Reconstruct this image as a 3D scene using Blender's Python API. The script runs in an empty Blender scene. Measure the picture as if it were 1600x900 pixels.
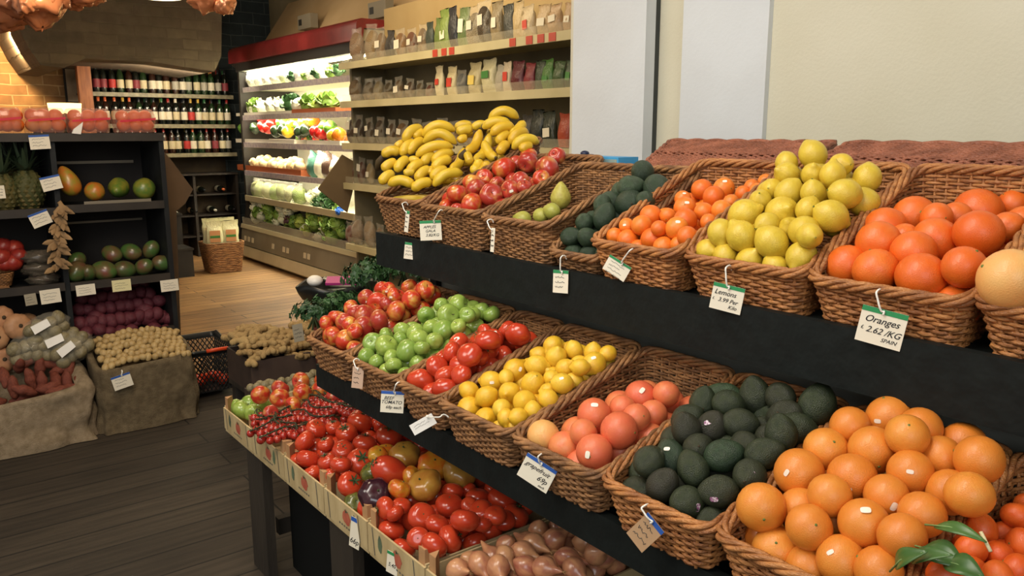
import bpy, math, random
import numpy as np
from mathutils import Vector, Matrix, Quaternion
random.seed(7); RNG=np.random.default_rng(7)
S=bpy.context.scene; COL=S.collection; D=bpy.data; PI=math.pi

# ---------------------------------------------------------------- camera
FPX,PX,PY,HZ,VPX,H=1250.,800.,450.,205.,-190.,1.5
pitch=math.atan((PY-HZ)/FPX); yaw=math.atan((PX-VPX)/math.hypot(FPX,PY-HZ))
FW=np.array([math.sin(yaw)*math.cos(pitch),math.cos(yaw)*math.cos(pitch),-math.sin(pitch)])
RT=np.array([math.cos(yaw),-math.sin(yaw),0.]); UP=np.cross(RT,FW); O=np.array([0,0,H])
cd=D.cameras.new('camera'); cam=D.objects.new('camera',cd); COL.objects.link(cam)
cd.sensor_width=36; cd.lens=36*FPX/1600; cd.clip_start=.05; cd.clip_end=60
cam.matrix_world=Matrix(((RT[0],UP[0],-FW[0],0),(RT[1],UP[1],-FW[1],0),(RT[2],UP[2],-FW[2],H),(0,0,0,1)))
S.camera=cam
# ---------------------------------------------------------------- world, lights, exposure
S.view_settings.view_transform='Standard'; S.view_settings.look='None'; S.view_settings.gamma=1
S.view_settings.use_curve_mapping=False; S.view_settings.exposure=0.18
w=D.worlds.new('World'); S.world=w; w.use_nodes=True
bg=w.node_tree.nodes['Background']; bg.inputs[0].default_value=(1,.93,.82,1); bg.inputs[1].default_value=.30
def area(name,loc,target,sx,sy,power,col,spread=180):
    l=D.lights.new(name,'AREA'); l.shape='RECTANGLE'; l.size=sx; l.size_y=sy; l.energy=power; l.color=col
    l.spread=math.radians(spread)
    o=D.objects.new(name,l); COL.objects.link(o); o.location=loc
    o.rotation_euler=(Vector(target)-Vector(loc)).to_track_quat('-Z','Y').to_euler(); return o
area('ceiling_panel_light',(.35,.9,3.1),(1.25,1.0,1.0),.5,2.4,40,(1,.90,.76))
area('shop_window_daylight',(-1.2,-1.6,2.5),(2.0,1.6,1.7),1.6,1.6,30,(.92,.97,1))
area('wall_wash_light',(.7,1.2,2.9),(2.05,1.4,1.9),.4,2.0,8,(.96,.97,1))
area('aisle_light',(1.9,5.6,3.0),(2.2,5.6,0),.8,2.0,24,(1,.78,.5))
area('left_aisle_light',(.6,2.6,3.1),(.7,4.6,.7),.6,.8,30,(1,.78,.55))
area('crate_fill_light',(-.7,1.7,2.3),(1.0,1.8,.5),.8,.8,16,(1,.92,.8))  # unseen fill, added to brighten the crates
area('hood_fill_light',(2.6,7.6,2.9),(3.8,7.6,2.7),.3,2.2,10,(1,.82,.6))  # unseen fill, added to lift the hood and wall above the fridge
area('brick_spot_light',(1.1,9.3,2.35),(1.15,10.3,2.2),.2,.2,42,(1,.66,.32))
area('wine_spot_light',(2.5,9.0,2.0),(2.6,10.1,1.7),.9,.15,11,(1,.82,.6))
area('shelving_light',(2.3,4.6,2.9),(3.4,4.6,1.6),.3,2.0,22,(1,.82,.55))

# ---------------------------------------------------------------- geometry helpers
def ray(x,y): return FW+RT*((x-PX)/FPX)-UP*((y-PY)/FPX)
def onX(x,y,X): r=ray(x,y); return O+r*(X/r[0])
def onY(x,y,Y): r=ray(x,y); return O+r*(Y/r[1])
def onZ(x,y,Z): r=ray(x,y); return O+r*((Z-H)/r[2])
def pix(P):
    v=np.asarray(P)-O; d=v@FW; return PX+FPX*(v@RT)/d, PY-FPX*(v@UP)/d, d
def yat(px,X,Z):
    lo,hi=.02,14
    for _ in range(40):
        m=(lo+hi)/2
        if pix((X,m,Z))[0]>px: lo=m
        else: hi=m
    return lo
def lin(c):
    c=[int(c[i:i+2],16)/255 for i in (0,2,4)]
    return tuple(v/12.92 if v<=.04045 else ((v+.055)/1.055)**2.4 for v in c)+(1,)

class MB:
    def __init__(s): s.V=[]; s.F=[]; s.n=0
    def add(s,V,F):
        V=np.asarray(V,float).reshape(-1,3); s.V.append(V); n=s.n
        s.F.extend([tuple(i+n for i in f) for f in F]) if not isinstance(F,np.ndarray) else s.F.extend(map(tuple,(F+n).tolist()))
        s.n+=len(V); return s
    def box(s,x0,x1,y0,y1,z0,z1,M=None):
        V=np.array([(x,y,z) for x in (x0,x1) for y in (y0,y1) for z in (z0,z1)],float)
        if M is not None: V=V@np.array(M)[:3,:3].T+np.array(M)[:3,3]
        return s.add(V,[(0,1,3,2),(4,6,7,5),(0,4,5,1),(2,3,7,6),(0,2,6,4),(1,5,7,3)])
    def hexa(s,P): # 8 points: bottom 4 ccw, top 4 ccw
        return s.add(P,[(3,2,1,0),(4,5,6,7),(0,1,5,4),(1,2,6,5),(2,3,7,6),(3,0,4,7)])
    def prism(s,poly,axis,a,b): # poly of 2d points extruded along axis
        n=len(poly); V=[]
        for t in (a,b):
            for p in poly:
                v=list(p); v.insert(axis,t); V.append(v)
        F=[tuple(range(n)),tuple(range(2*n-1,n-1,-1))]+[(i,(i+1)%n,n+(i+1)%n,n+i) for i in range(n)]
        return s.add(V,F)
    def tube(s,P,r,k=6,closed=False,cap=True,up=None,flat=1.):
        P=np.asarray(P,float); n=len(P); r=np.broadcast_to(np.asarray(r,float),(n,))
        T=np.roll(P,-1,0)-np.roll(P,1,0)
        if not closed: T[0]=P[1]-P[0]; T[-1]=P[-1]-P[-2]
        T/=np.linalg.norm(T,axis=1)[:,None]+1e-12
        if up is not None:
            A=np.cross(T,np.asarray(up,float)); A/=np.linalg.norm(A,axis=1)[:,None]+1e-12
        else:
            A=np.zeros_like(P); a=np.cross(T[0],(0,0,1.)) if abs(T[0][2])<.9 else np.cross(T[0],(1.,0,0))
            for i in range(n):
                a=a-T[i]*(a@T[i]); a/=np.linalg.norm(a)+1e-12; A[i]=a
        B=np.cross(T,A); ang=np.arange(k)*2*PI/k
        V=P[:,None,:]+r[:,None,None]*(np.cos(ang)[None,:,None]*A[:,None,:]*flat+np.sin(ang)[None,:,None]*B[:,None,:])
        m=n if closed else n-1
        i=np.arange(m)[:,None]; j=np.arange(k)[None,:]; i2=(i+1)%n; j2=(j+1)%k
        F=np.stack([i*k+j,i*k+j2,i2*k+j2,i2*k+j],-1).reshape(-1,4)
        base=s.n; s.add(V.reshape(-1,3),F)
        if cap and not closed:
            s.F.append(tuple(base+q for q in range(k-1,-1,-1))); s.F.append(tuple(base+(n-1)*k+q for q in range(k)))
        return s
    def grid(s,G,closed_u=False):
        n,m=G.shape[:2]; a=n if closed_u else n-1
        i=np.arange(a)[:,None]; j=np.arange(m-1)[None,:]; i2=(i+1)%n
        F=np.stack([i*m+j,i2*m+j,i2*m+j+1,i*m+j+1],-1).reshape(-1,4)
        return s.add(G.reshape(-1,3),F)
    def revolve(s,prof,k=20,fn=None):
        prof=np.asarray(prof,float); a=np.arange(k)*2*PI/k
        G=np.stack([prof[None,:,0]*np.cos(a)[:,None],prof[None,:,0]*np.sin(a)[:,None],np.broadcast_to(prof[None,:,1],(k,len(prof)))],-1)
        if fn is not None: G=fn(G,a)
        return s.grid(G,True)
    def mesh(s,name,mat,smooth=True,loc=(0,0,0)):
        me=D.meshes.new(name); V=np.concatenate(s.V)-np.asarray(loc,float)
        me.from_pydata(V.tolist(),[],s.F)
        if smooth: me.polygons.foreach_set('use_smooth',[True]*len(me.polygons))
        me.materials.append(mat); me.update(); return me
    def build(s,name,mat,parent=None,smooth=True,loc=None,**tg):
        if loc is None: loc=tuple(parent.get('_o',(0,0,0))) if parent else (0,0,0)
        o=D.objects.new(name,s.mesh(name,mat,smooth,loc)); COL.objects.link(o)
        if parent: o.parent=parent
        else: o.location=loc
        if tg: tag(o,**tg)
        return o
def tag(o,label=None,cat=None,group=None,kind=None):
    if label: o['label']=label
    if cat: o['category']=cat
    if group: o['group']=group
    if kind: o['kind']=kind
    return o
ORIG={}
def empty(name,loc=(0,0,0),label=None,cat=None,group=None,world=True,rot=None):
    o=D.objects.new(name,None); COL.objects.link(o); o.location=loc; o.empty_display_size=.02
    if rot is not None: o.rotation_euler=rot.to_euler() if hasattr(rot,'to_euler') else rot
    if world: o['_o']=tuple(float(v) for v in loc)
    return tag(o,label,cat,group)
def struct(name,mb,mat,smooth=False):
    o=mb.build(name,mat,smooth=smooth); o['kind']='structure'; return o
def copy_tree(o,parent=None):
    c=o.copy(); COL.objects.link(c); c.parent=parent
    for ch in o.children: copy_tree(ch,c)
    return c

# ---------------------------------------------------------------- materials
MATS={}
def M(name,c1,c2=None,scale=8.,rough=.5,bump=0.,bscale=60.,rand=None,coat=0.,metal=0.,detail=3.,emit=0.,alpha=1.,spec=.5,stretch=None,lo=.35,hi=.65,coord='Object',trans=0.,sss=0.):
    if name in MATS: return MATS[name]
    m=D.materials.new(name); m.use_nodes=True; nt=m.node_tree; N=nt.nodes; L=nt.links
    p=N['Principled BSDF']; c1=lin(c1) if isinstance(c1,str) else c1
    p.inputs['Roughness'].default_value=rough; p.inputs['Metallic'].default_value=metal
    p.inputs['Specular IOR Level'].default_value=spec
    if coat: p.inputs['Coat Weight'].default_value=coat; p.inputs['Coat Roughness'].default_value=.15
    if trans: p.inputs['Transmission Weight'].default_value=trans
    p.inputs['Base Color'].default_value=c1; src=None
    tc=None
    if c2 or bump:
        tc=N.new('ShaderNodeTexCoord'); vec=tc.outputs[coord]
        if stretch:
            mp=N.new('ShaderNodeMapping'); mp.inputs['Scale'].default_value=stretch; L.new(vec,mp.inputs[0]); vec=mp.outputs[0]
        oi=N.new('ShaderNodeObjectInfo'); ad=N.new('ShaderNodeVectorMath'); ad.operation='ADD'
        sc=N.new('ShaderNodeVectorMath'); sc.operation='SCALE'; sc.inputs['Scale'].default_value=37.
        cb=N.new('ShaderNodeCombineXYZ'); L.new(oi.outputs['Random'],cb.inputs[0]); L.new(oi.outputs['Random'],cb.inputs[1])
        L.new(cb.outputs[0],sc.inputs[0]); L.new(vec,ad.inputs[0]); L.new(sc.outputs[0],ad.inputs[1]); vec=ad.outputs[0]
    if c2:
        c2=lin(c2) if isinstance(c2,str) else c2
        n=N.new('ShaderNodeTexNoise'); n.inputs['Scale'].default_value=scale; n.inputs['Detail'].default_value=detail; L.new(vec,n.inputs[0])
        r=N.new('ShaderNodeMapRange'); r.inputs[1].default_value=lo; r.inputs[2].default_value=hi; L.new(n.outputs[0],r.inputs[0])
        mx=N.new('ShaderNodeMix'); mx.data_type='RGBA'; mx.inputs[6].default_value=c1; mx.inputs[7].default_value=c2
        L.new(r.outputs[0],mx.inputs[0]); src=mx.outputs[2]
    if rand: # per object shift towards another colour
        oi=N.new('ShaderNodeObjectInfo'); mx=N.new('ShaderNodeMix'); mx.data_type='RGBA'
        mx.inputs[7].default_value=lin(rand[0]); mu=N.new('ShaderNodeMath'); mu.operation='MULTIPLY'; mu.inputs[1].default_value=rand[1]
        L.new(oi.outputs['Random'],mu.inputs[0]); L.new(mu.outputs[0],mx.inputs[0])
        if src: L.new(src,mx.inputs[6])
        else: mx.inputs[6].default_value=c1
        src=mx.outputs[2]
    if src: L.new(src,p.inputs['Base Color'])
    if bump:
        n=N.new('ShaderNodeTexNoise'); n.inputs['Scale'].default_value=bscale; n.inputs['Detail'].default_value=2; L.new(vec,n.inputs[0])
        b=N.new('ShaderNodeBump'); b.inputs['Strength'].default_value=bump; b.inputs['Distance'].default_value=.02
        L.new(n.outputs[0],b.inputs['Height']); L.new(b.outputs[0],p.inputs['Normal'])
    if emit:
        p.inputs['Emission Color'].default_value=c1; p.inputs['Emission Strength'].default_value=emit
    if alpha<1: p.inputs['Alpha'].default_value=alpha
    MATS[name]=m; return m
def planks(name,c1,c2,gap,plank=.13,length=2.2,rough=.6,axis=0):
    m=D.materials.new(name); m.use_nodes=True; nt=m.node_tree; N=nt.nodes; L=nt.links; p=N['Principled BSDF']
    tc=N.new('ShaderNodeTexCoord'); br=N.new('ShaderNodeTexBrick'); br.inputs['Scale'].default_value=1
    br.inputs['Brick Width'].default_value=length; br.inputs['Row Height'].default_value=plank; br.inputs['Mortar Size'].default_value=.004
    br.inputs['Color1'].default_value=lin(c1); br.inputs['Color2'].default_value=lin(c2); br.inputs['Mortar'].default_value=lin(gap)
    br.inputs['Bias'].default_value=-.1
    L.new(tc.outputs['Object'],br.inputs[0])
    mp=N.new('ShaderNodeMapping'); mp.inputs['Scale'].default_value=(1.5,22,1); L.new(tc.outputs['Object'],mp.inputs[0])
    n=N.new('ShaderNodeTexNoise'); n.inputs['Scale'].default_value=1.6; n.inputs['Detail'].default_value=6; L.new(mp.outputs[0],n.inputs[0])
    n2=N.new('ShaderNodeTexNoise'); n2.inputs['Scale'].default_value=1.3; n2.inputs['Detail'].default_value=4; L.new(tc.outputs['Object'],n2.inputs[0])
    mu=N.new('ShaderNodeMath'); mu.operation='MULTIPLY'; L.new(n.outputs[0],mu.inputs[0]); L.new(n2.outputs[0],mu.inputs[1])
    r=N.new('ShaderNodeMapRange'); r.inputs[1].default_value=.12; r.inputs[2].default_value=.4; r.inputs[3].default_value=.45; r.inputs[4].default_value=1.35; L.new(mu.outputs[0],r.inputs[0])
    mx=N.new('ShaderNodeVectorMath'); mx.operation='SCALE'; L.new(br.outputs[0],mx.inputs[0]); L.new(r.outputs[0],mx.inputs['Scale'])
    L.new(mx.outputs[0],p.inputs['Base Color']); p.inputs['Roughness'].default_value=rough
    b=N.new('ShaderNodeBump'); b.inputs['Strength'].default_value=.25; b.inputs['Distance'].default_value=.01; L.new(n.outputs[0],b.inputs['Height']); L.new(b.outputs[0],p.inputs['Normal'])
    return m
def bricks(name,c1,c2,mortar,rot=None,bw=.23,rh=.075,bump=.6,ms=.008):
    m=D.materials.new(name); m.use_nodes=True; nt=m.node_tree; N=nt.nodes; L=nt.links; p=N['Principled BSDF']
    tc=N.new('ShaderNodeTexCoord'); mp=N.new('ShaderNodeMapping'); mp.inputs['Rotation'].default_value=rot or (PI/2,0,0); L.new(tc.outputs['Object'],mp.inputs[0])
    nz=N.new('ShaderNodeTexNoise'); nz.inputs['Scale'].default_value=5; L.new(mp.outputs[0],nz.inputs[0])
    sc=N.new('ShaderNodeVectorMath'); sc.operation='SCALE'; sc.inputs['Scale'].default_value=.03; L.new(nz.outputs[1],sc.inputs[0])
    ad=N.new('ShaderNodeVectorMath'); ad.operation='ADD'; L.new(mp.outputs[0],ad.inputs[0]); L.new(sc.outputs[0],ad.inputs[1])
    br=N.new('ShaderNodeTexBrick'); br.inputs['Scale'].default_value=1; br.inputs['Brick Width'].default_value=bw; br.inputs['Row Height'].default_value=rh
    br.inputs['Mortar Size'].default_value=ms; br.inputs['Mortar Smooth'].default_value=.4; br.inputs['Color1'].default_value=lin(c1); br.inputs['Color2'].default_value=lin(c2); br.inputs['Mortar'].default_value=lin(mortar)
    L.new(ad.outputs[0],br.inputs[0])
    n=N.new('ShaderNodeTexNoise'); n.inputs['Scale'].default_value=9; n.inputs['Detail'].default_value=5; L.new(tc.outputs['Object'],n.inputs[0])
    r=N.new('ShaderNodeMapRange'); r.inputs[3].default_value=.55; r.inputs[4].default_value=1.4; L.new(n.outputs[0],r.inputs[0])
    mx=N.new('ShaderNodeVectorMath'); mx.operation='SCALE'; L.new(br.outputs[0],mx.inputs[0]); L.new(r.outputs[0],mx.inputs['Scale']); L.new(mx.outputs[0],p.inputs['Base Color'])
    b=N.new('ShaderNodeBump'); b.inputs['Strength'].default_value=bump; b.inputs['Distance'].default_value=.02; b.invert=True
    L.new(br.outputs['Fac'],b.inputs['Height']); L.new(b.outputs[0],p.inputs['Normal']); p.inputs['Roughness'].default_value=.85
    return m
black=M('black_paint','121817','0d1211',30,.6,.1,40,spec=.25)
black2=M('dark_paint','202325','17191b',12,.6,spec=.3)
white=M('white_paint','d4d8da','cccfd0',3,.7,.05,80)
cream=M('cream_paint','d2cdb8','cac4ac',2,.8,.08,120)
whitecard=M('white_card','f2efe8',rough=.5)
whiteplastic=M('white_plastic','f4f2ea',rough=.3)
green_strip=M('green_strip','2f8a54',rough=.4)
blue_strip=M('blue_strip','2c58a8',rough=.4)
ink=M('black_ink','15151a',rough=.6)
wick=M('wicker','bd8048','8a552e',22,.5,.35,180,detail=4,stretch=(1,1,3))
wick_d=M('wicker_old','a67648','6e4a2b',22,.6,.35,180,detail=4,stretch=(1,1,3))
wick_red=M('wicker_reddish','a06248','7a4630',22,.55,.35,180,detail=4)
# ================================================================ SETTING
floor_m=planks('floor_boards','a07a4c','8a6640','3a2a1a')
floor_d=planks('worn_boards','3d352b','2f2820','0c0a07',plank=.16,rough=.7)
struct('floor',MB().box(-1.6,5.2,4.75,12,-.05,0),floor_m)
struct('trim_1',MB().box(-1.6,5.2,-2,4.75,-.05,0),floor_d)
ceil_m=M('ceiling_paint','8a7a60','6b5c45',3,.9)
struct('ceiling',MB().box(-1.6,5.2,-.6,12,3.3,3.4),ceil_m)
struct('wall_right',MB().box(2.09,2.5,-1.5,2.33,0,3.3),cream)
yp0,yp1=yat(1190,2.03,1.47),yat(1060,2.03,1.47)
struct('wall_side',MB().box(2.05,2.085,-1.5,yp0,0,3.3),cream)
struct('trim_2',MB().box(2.03,2.085,yp0,yp1,0,3.3),white)       # painted pier in front of the wall
yq0,yq1=yat(1003,2.02,1.41),yat(893,2.02,1.41)
struct('trim_3',MB().box(2.02,2.066,yq0,yq1,0,3.3),white)     # white pillar
struct('trim_4',MB().box(2.066,2.088,yq0+.001,yq1,0,3.3),M('gap_grey','3a3d3a',rough=.8))
struct('wall_far_right',MB().box(4.1,4.3,2.4,12,0,3.3),M('buff_wall','a99a78','978864',2,.9))
struct('wall_partition',MB().box(2.3,4.1,2.33,2.45,0,3.3),cream)
tile=bricks('dark_tiles','2c3638','263032','4a5250',bw=.3,rh=.14,bump=.3,ms=.006)
struct('wall_back',MB().box(3.42,4.1,10.3,10.45,0,3.3),tile)
brick=bricks('warm_bricks','b08a5a','9a734a','c9a878',bw=.3,rh=.11)
struct('wall_brick',MB().box(-1.6,1.95,10.3,10.45,0,3.3),brick)
struct('wall_alcove',MB().box(1.95,3.42,10.75,10.9,0,3.3),M('alcove_wall','c8a860','a08040',4,.9))
vault_m=bricks('dark_vault_brick','6a5c48','584c3c','5e5240',bw=.3,rh=.1,bump=.5)
# dark brown vault mass hanging over the wine alcove
Yv=8.7; pts=[(28,-90),(30,45),(45,75),(64,102),(100,106),(133,91),(240,97),(335,112),(346,88),(346,-90)]
P=[onY(x,y,Yv) for x,y in pts]
struct('ceiling_vault',MB().prism([(p[0],min(p[2],3.3)) for p in P],1,Yv,10.28),vault_m)
# post at the left of the wine alcove
pw=M('orange_wood','a8683c','8a5230',6,.5,stretch=(8,8,1))
a=onY(116,95,9.85); b=onY(137,95,9.85)
struct('trim_5',MB().prism([(a[0],0),(b[0],0),(b[0],2.25),(a[0]+.06,2.3),(a[0],2.18)],1,9.75,9.85),pw)

# ================================================================ FRUIT RACK
RY0,RY1=-.35,2.16
rack=empty('fruit_display_rack',(1.3,1,0),'long black two tier display rack holding the rows of fruit baskets','display rack')
mb=MB(); mb.hexa([(1.155,RY0,1.10),(1.175,RY0,1.10),(1.175,RY1,1.10),(1.155,RY1,1.10),(1.155,RY0,1.20),(1.175,RY0,1.20),(1.175,RY1,1.20),(1.155,RY1,1.20)])
mb.build('upper_fascia',black,rack,smooth=False)
mb=MB(); mb.hexa([(1.175,RY0,1.16),(1.72,RY0,1.235),(1.72,RY1,1.235),(1.175,RY1,1.16),(1.175,RY0,1.185),(1.72,RY0,1.26),(1.72,RY1,1.26),(1.175,RY1,1.185)])
mb.build('upper_shelf',black,rack,smooth=False)
MB().box(1.72,1.745,RY0,1.62,.5,1.395).build('back_rail',black2,rack,smooth=False)
MB().box(1.34,1.36,RY0,RY1,.5,1.165).build('riser_panel',M('grey_panel','a4a69c','94968c',5,.6),rack,smooth=False)
MB().box(.905,.925,RY0,2.075,.785,.85).build('lower_fascia',black,rack,smooth=False)
mb=MB(); mb.hexa([(.925,RY0,.815),(1.34,RY0,.875),(1.34,2.09,.875),(.925,2.075,.815),(.925,RY0,.835),(1.34,RY0,.895),(1.34,2.09,.895),(.925,2.075,.835)])
mb.build('lower_shelf',black,rack,smooth=False)
for (x,y,z) in ((1.32,2.12,1.16),(1.7,2.12,1.22),(1.32,.1,1.16),(1.7,.1,1.22),(1.31,2.05,.88),(1.31,.9,.88),(1.32,1.3,.88)):
    MB().box(x,x+.035,y-.035,y,0,z).build('leg',black2,rack,smooth=False)

# low table carrying the fruit crates
tw=M('dark_table_wood','3c342a','26211b',5,.7,.2,30,stretch=(1,1,.3))
tb=empty('crate_table',(1.05,1.8,0),'rough dark wooden trestle under the row of tomato crates','table')
MB().box(.86,1.3,.3,2.70,.445,.475).build('table_top',tw,tb,smooth=False)
MB().box(.93,.95,.3,2.60,.38,.445).build('apron',tw,tb,smooth=False)
MB().box(.97,.985,.3,2.5,0,.44).build('shade_panel',M('under_table_shade','101212',rough=.8,spec=.2),tb,smooth=False)  # added black panel standing in for the deep shade under the table
for y in (2.60,1.95,1.0):
    MB().box(.868,.90,y-.14,y,0,.445).build('leg',tw,tb,smooth=False)
    MB().box(1.2,1.24,y-.10,y,0,.445).build('leg',tw,tb,smooth=False)
MB().box(.95,1.2,2.56,2.59,.1,.16).build('stretcher',tw,tb,smooth=False)

# ================================================================ WICKER BASKETS
def basket(ya,yb,xf,zf,xb,zb,hf,hb,mat,label,fl=.022,pitch=.0063,stake=.021,group=None,R=.028,lean=0.0):
    """open tilted wicker basket; ya far, yb near side of the rim"""
    c=((xf+xb)/2,(ya+yb)/2,zf-hf); r=empty('wicker_basket',c,label,'basket',group)
    ex=xb-xf; ey=ya-yb
    loop=[]                       # perimeter in (x,y), from the middle of the front, round
    def arc(cx,cy,a0): return [(cx+R*math.cos(a0+t*PI/2/5),cy+R*math.sin(a0+t*PI/2/5)) for t in range(6)]
    X0,X1,Y0,Y1=xf,xb,yb,ya
    pts=[(X0,(Y0+Y1)/2)]+arc(X0+R,Y0+R,PI)+arc(X1-R,Y0+R,1.5*PI)+arc(X1-R,Y1-R,0)+arc(X0+R,Y1-R,PI/2)+[(X0,(Y0+Y1)/2)]
    pts=np.array(pts); seg=np.linalg.norm(np.diff(pts,axis=0),axis=1); u=np.r_[0,np.cumsum(seg)]; Lp=u[-1]
    ns=2*round(Lp/stake/2); step=Lp/ns; n=ns*3
    t=np.arange(n)*Lp/n; x=np.interp(t,u,pts[:,0]); y=np.interp(t,u,pts[:,1])
    nx=np.interp(t+.001,u,pts[:,1],period=Lp)-np.interp(t-.001,u,pts[:,1],period=Lp)
    ny=-(np.interp(t+.001,u,pts[:,0],period=Lp)-np.interp(t-.001,u,pts[:,0],period=Lp))
    q=np.hypot(nx,ny)+1e-9; nx=-nx/q; ny=-ny/q    # loop runs clockwise seen from above: outward
    cx,cy=(xf+xb)/2,(ya+yb)/2
    if np.mean(nx*(x-cx)+ny*(y-cy))<0: nx,ny=-nx,-ny
    s=(x-xf)/ex
    h=hf+(hb-hf)*s; zr=zf+(zb-zf)*s
    bx=xf+fl+(x-xf)*(ex-1.6*fl)/ex; by=cy+(y-cy)*(ey-2*fl)/ey; bz=zr-h
    def at(d):
        k=d/h; return np.stack([bx+(x-bx)*k,by+(y-by)*k,bz+(zr-bz)*k],-1)
    N=np.stack([nx,ny,0*nx],-1)
    mb=MB(); k=0; d=.004
    ph=np.sin(t/step*PI+PI/2*0)
    while d<hb-.004:
        jz=RNG.normal(0,.0005,n); P=at(d)+N*(ph*(1 if k%2 else -1)*.0030)[:,None]; P[:,2]+=np.convolve(np.r_[jz[-2:],jz,jz[:2]],np.ones(5)/5,'valid')
        ok=d<h-.005; rr=.0034*(1+.12*math.sin(k*2.3))
        if ok.all(): mb.tube(P,rr,5,closed=True,up=(0,0,1),flat=.8)
        elif ok.sum()>6:
            idx=np.where(ok)[0]; mb.tube(P[idx[0]:idx[-1]+1],rr,5,up=(0,0,1),flat=.8)
        d+=pitch; k+=1
    mb.build('woven_wall',mat,r)
    mb=MB(); B=at(0*h); T=at(h)
    for j in range(0,n,3):
        i=(j+1)%n
        mb.tube(np.array([B[i],T[i]]),.0032,4,cap=False)
    mb.build('stakes',mat,r)
    # plaited rim
    mb=MB(); m=n*2; tt=np.arange(m)*Lp/m; C=np.stack([np.interp(tt,t,T[:,i],period=Lp) for i in range(3)],-1)
    NN=np.stack([np.interp(tt,t,N[:,i],period=Lp) for i in range(3)],-1); turns=round(Lp/.11)
    for q in range(4):
        a=tt/Lp*2*PI*turns+q*PI/2; A=.0068
        mb.tube(C+NN*(np.cos(a)*A)[:,None]+np.array([0,0,1])*(np.sin(a)*A*.9)[:,None],.0044,6,closed=True,up=(0,0,1))
    mb.build('rim',mat,r)
    # woven base
    mb=MB(); W0=at(0*h+.001)
    mb.add(np.r_[W0,[[W0[:,0].mean(),W0[:,1].mean(),W0[:,2].mean()]]],[(i,(i+1)%n,n) for i in range(n)])
    mb.build('base',M('wicker_base','5a3a22','3d2716',60,.8,.4,120),r,smooth=False)
    return r
UX,UZ=1.17,1.268
yb_=lambda px: yat(px,1.17,1.265)
U=[('banana',587,657,1.30,1.62,1.475,.10,.22,wick_d,'wicker basket heaped with bananas at the far end of the upper tier'),
   ('gala',657,752,1.295,1.60,1.425,.10,.2,wick_d,'wicker basket of red gala apples next to the bananas'),
   ('pear',752,857,1.288,1.50,1.41,.10,.2,wick_d,'nearly empty wicker basket with a few pale pears beside the upper avocados'),
   ('avo_up',857,938,1.232,1.50,1.41,.045,.2,wick_d,'low fronted wicker basket of green avocados on the upper tier'),
   ('clem',930,1067,1.272,1.50,1.43,.085,.2,wick,'wicker basket of small orange clementines on the upper tier'),
   ('lem_up',1067,1260,1.268,1.50,1.434,.085,.2,wick,'wicker basket piled highest with large yellow lemons on the upper tier'),
   ('ora_up',1260,1520,1.264,1.50,1.434,.085,.2,wick,'wicker basket of large oranges on the upper tier with the Oranges card'),
   ('gf_up',1520,1830,1.264,1.50,1.434,.085,.2,wick,'wicker basket with a single pale grapefruit showing at the right edge')]
BK={}
for k,pa,pb,zf,xb,zb,hf,hb,m,lab in U:
    BK[k]=(yb_(pa)-.004,yb_(pb)+.004); basket(BK[k][0],BK[k][1],1.165 if k!='clem' else 1.15,zf,xb,zb,hf,hb,m,lab,group='upper row of wicker baskets')
yl_=lambda px: yat(px,.876,.93)
Lw=[('app_lo',478,538,'wicker basket of streaky red apples at the far end of the lower tier'),
    ('gre_lo',538,617,'wicker basket of bright green apples on the lower tier'),
    ('tom_lo',617,685,'wicker basket of big red beef tomatoes on the lower tier'),
    ('lem_lo',683,797,'wicker basket of small yellow lemons on the lower tier'),
    ('gra_lo',797,936,'wicker basket of pink grapefruit on the lower tier with a blue edged card'),
    ('avo_lo',936,1112,'wicker basket heaped with dark avocados on the lower tier'),
    ('ora_lo',1112,1375,'wicker basket piled with big oranges on the lower tier nearest the camera'),
    ('man_lo',1375,1900,'wicker basket of leafy mandarins in the bottom right corner')]
for i,(k,pa,pb,lab) in enumerate(Lw):
    BK[k]=(yl_(pa)-.004,yl_(pb)+.004)
    basket(BK[k][0],BK[k][1],.876,.932,1.24,1.045,.08,.16,wick_d if i<5 else wick,lab,group='lower row of wicker baskets')
# ================================================================ FRUIT KINDS
def prof_sphere(n=13,zs=1.,f=None):
    th=np.linspace(0,PI,n); r=np.sin(th); z=np.cos(th)*zs
    r[0]=r[-1]=1e-4
    if f: r,z=f(th,r,z)
    return np.stack([r,z],1)
def wob(amp,lobes=0,la=0.,seed=0,top=None):
    rg=np.random.default_rng(seed); c=rg.normal(0,1,(6,3)); p=rg.uniform(0,6,6)
    def fn(G,a):
        n=0
        for i in range(6): n=n+np.sin(G@(c[i]*1.6)+p[i])
        k=1+amp*n/2.5
        if lobes:
            ll=1+la*np.cos(lobes*a+p[0])[:,None]*np.clip(1.1-np.abs(G[:,:,2]-(.15 if top is None else top)),0,1)
            G=G.copy(); G[:,:,0]*=ll; G[:,:,1]*=ll
        return G*k[:,:,None]
    return fn
def bump1(th,c,w): return np.exp(-((th-c)/w)**2)
def appleF(th,r,z):
    r=r*(1+.04*np.sin(th)); z=z*.9-.30*bump1(th,0,.42)+.12*bump1(th,PI,.4); r=r*(1-.10*(th/PI)**2); return r,z
def tomF(th,r,z): return r*1.03, z*.80-.16*bump1(th,0,.45)
def beefF(th,r,z): return r*1.03, z*.82-.2*bump1(th,0,.5)+.05*bump1(th,PI,.4)
def lemonF(th,r,z):
    z=z*1.06+.24*bump1(th,0,.30)-.12*bump1(th,PI,.3); r=r*.97-.05*bump1(th,.45,.2)+.05*bump1(th,.22,.12); r[0]=r[-1]=1e-4; return r,z
def avoF(th,r,z): r=r*(1-.14*np.clip(np.cos(th),0,1)); r[0]=r[-1]=1e-4; return r,z*1.22+.05*bump1(th,0,.4)
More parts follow.
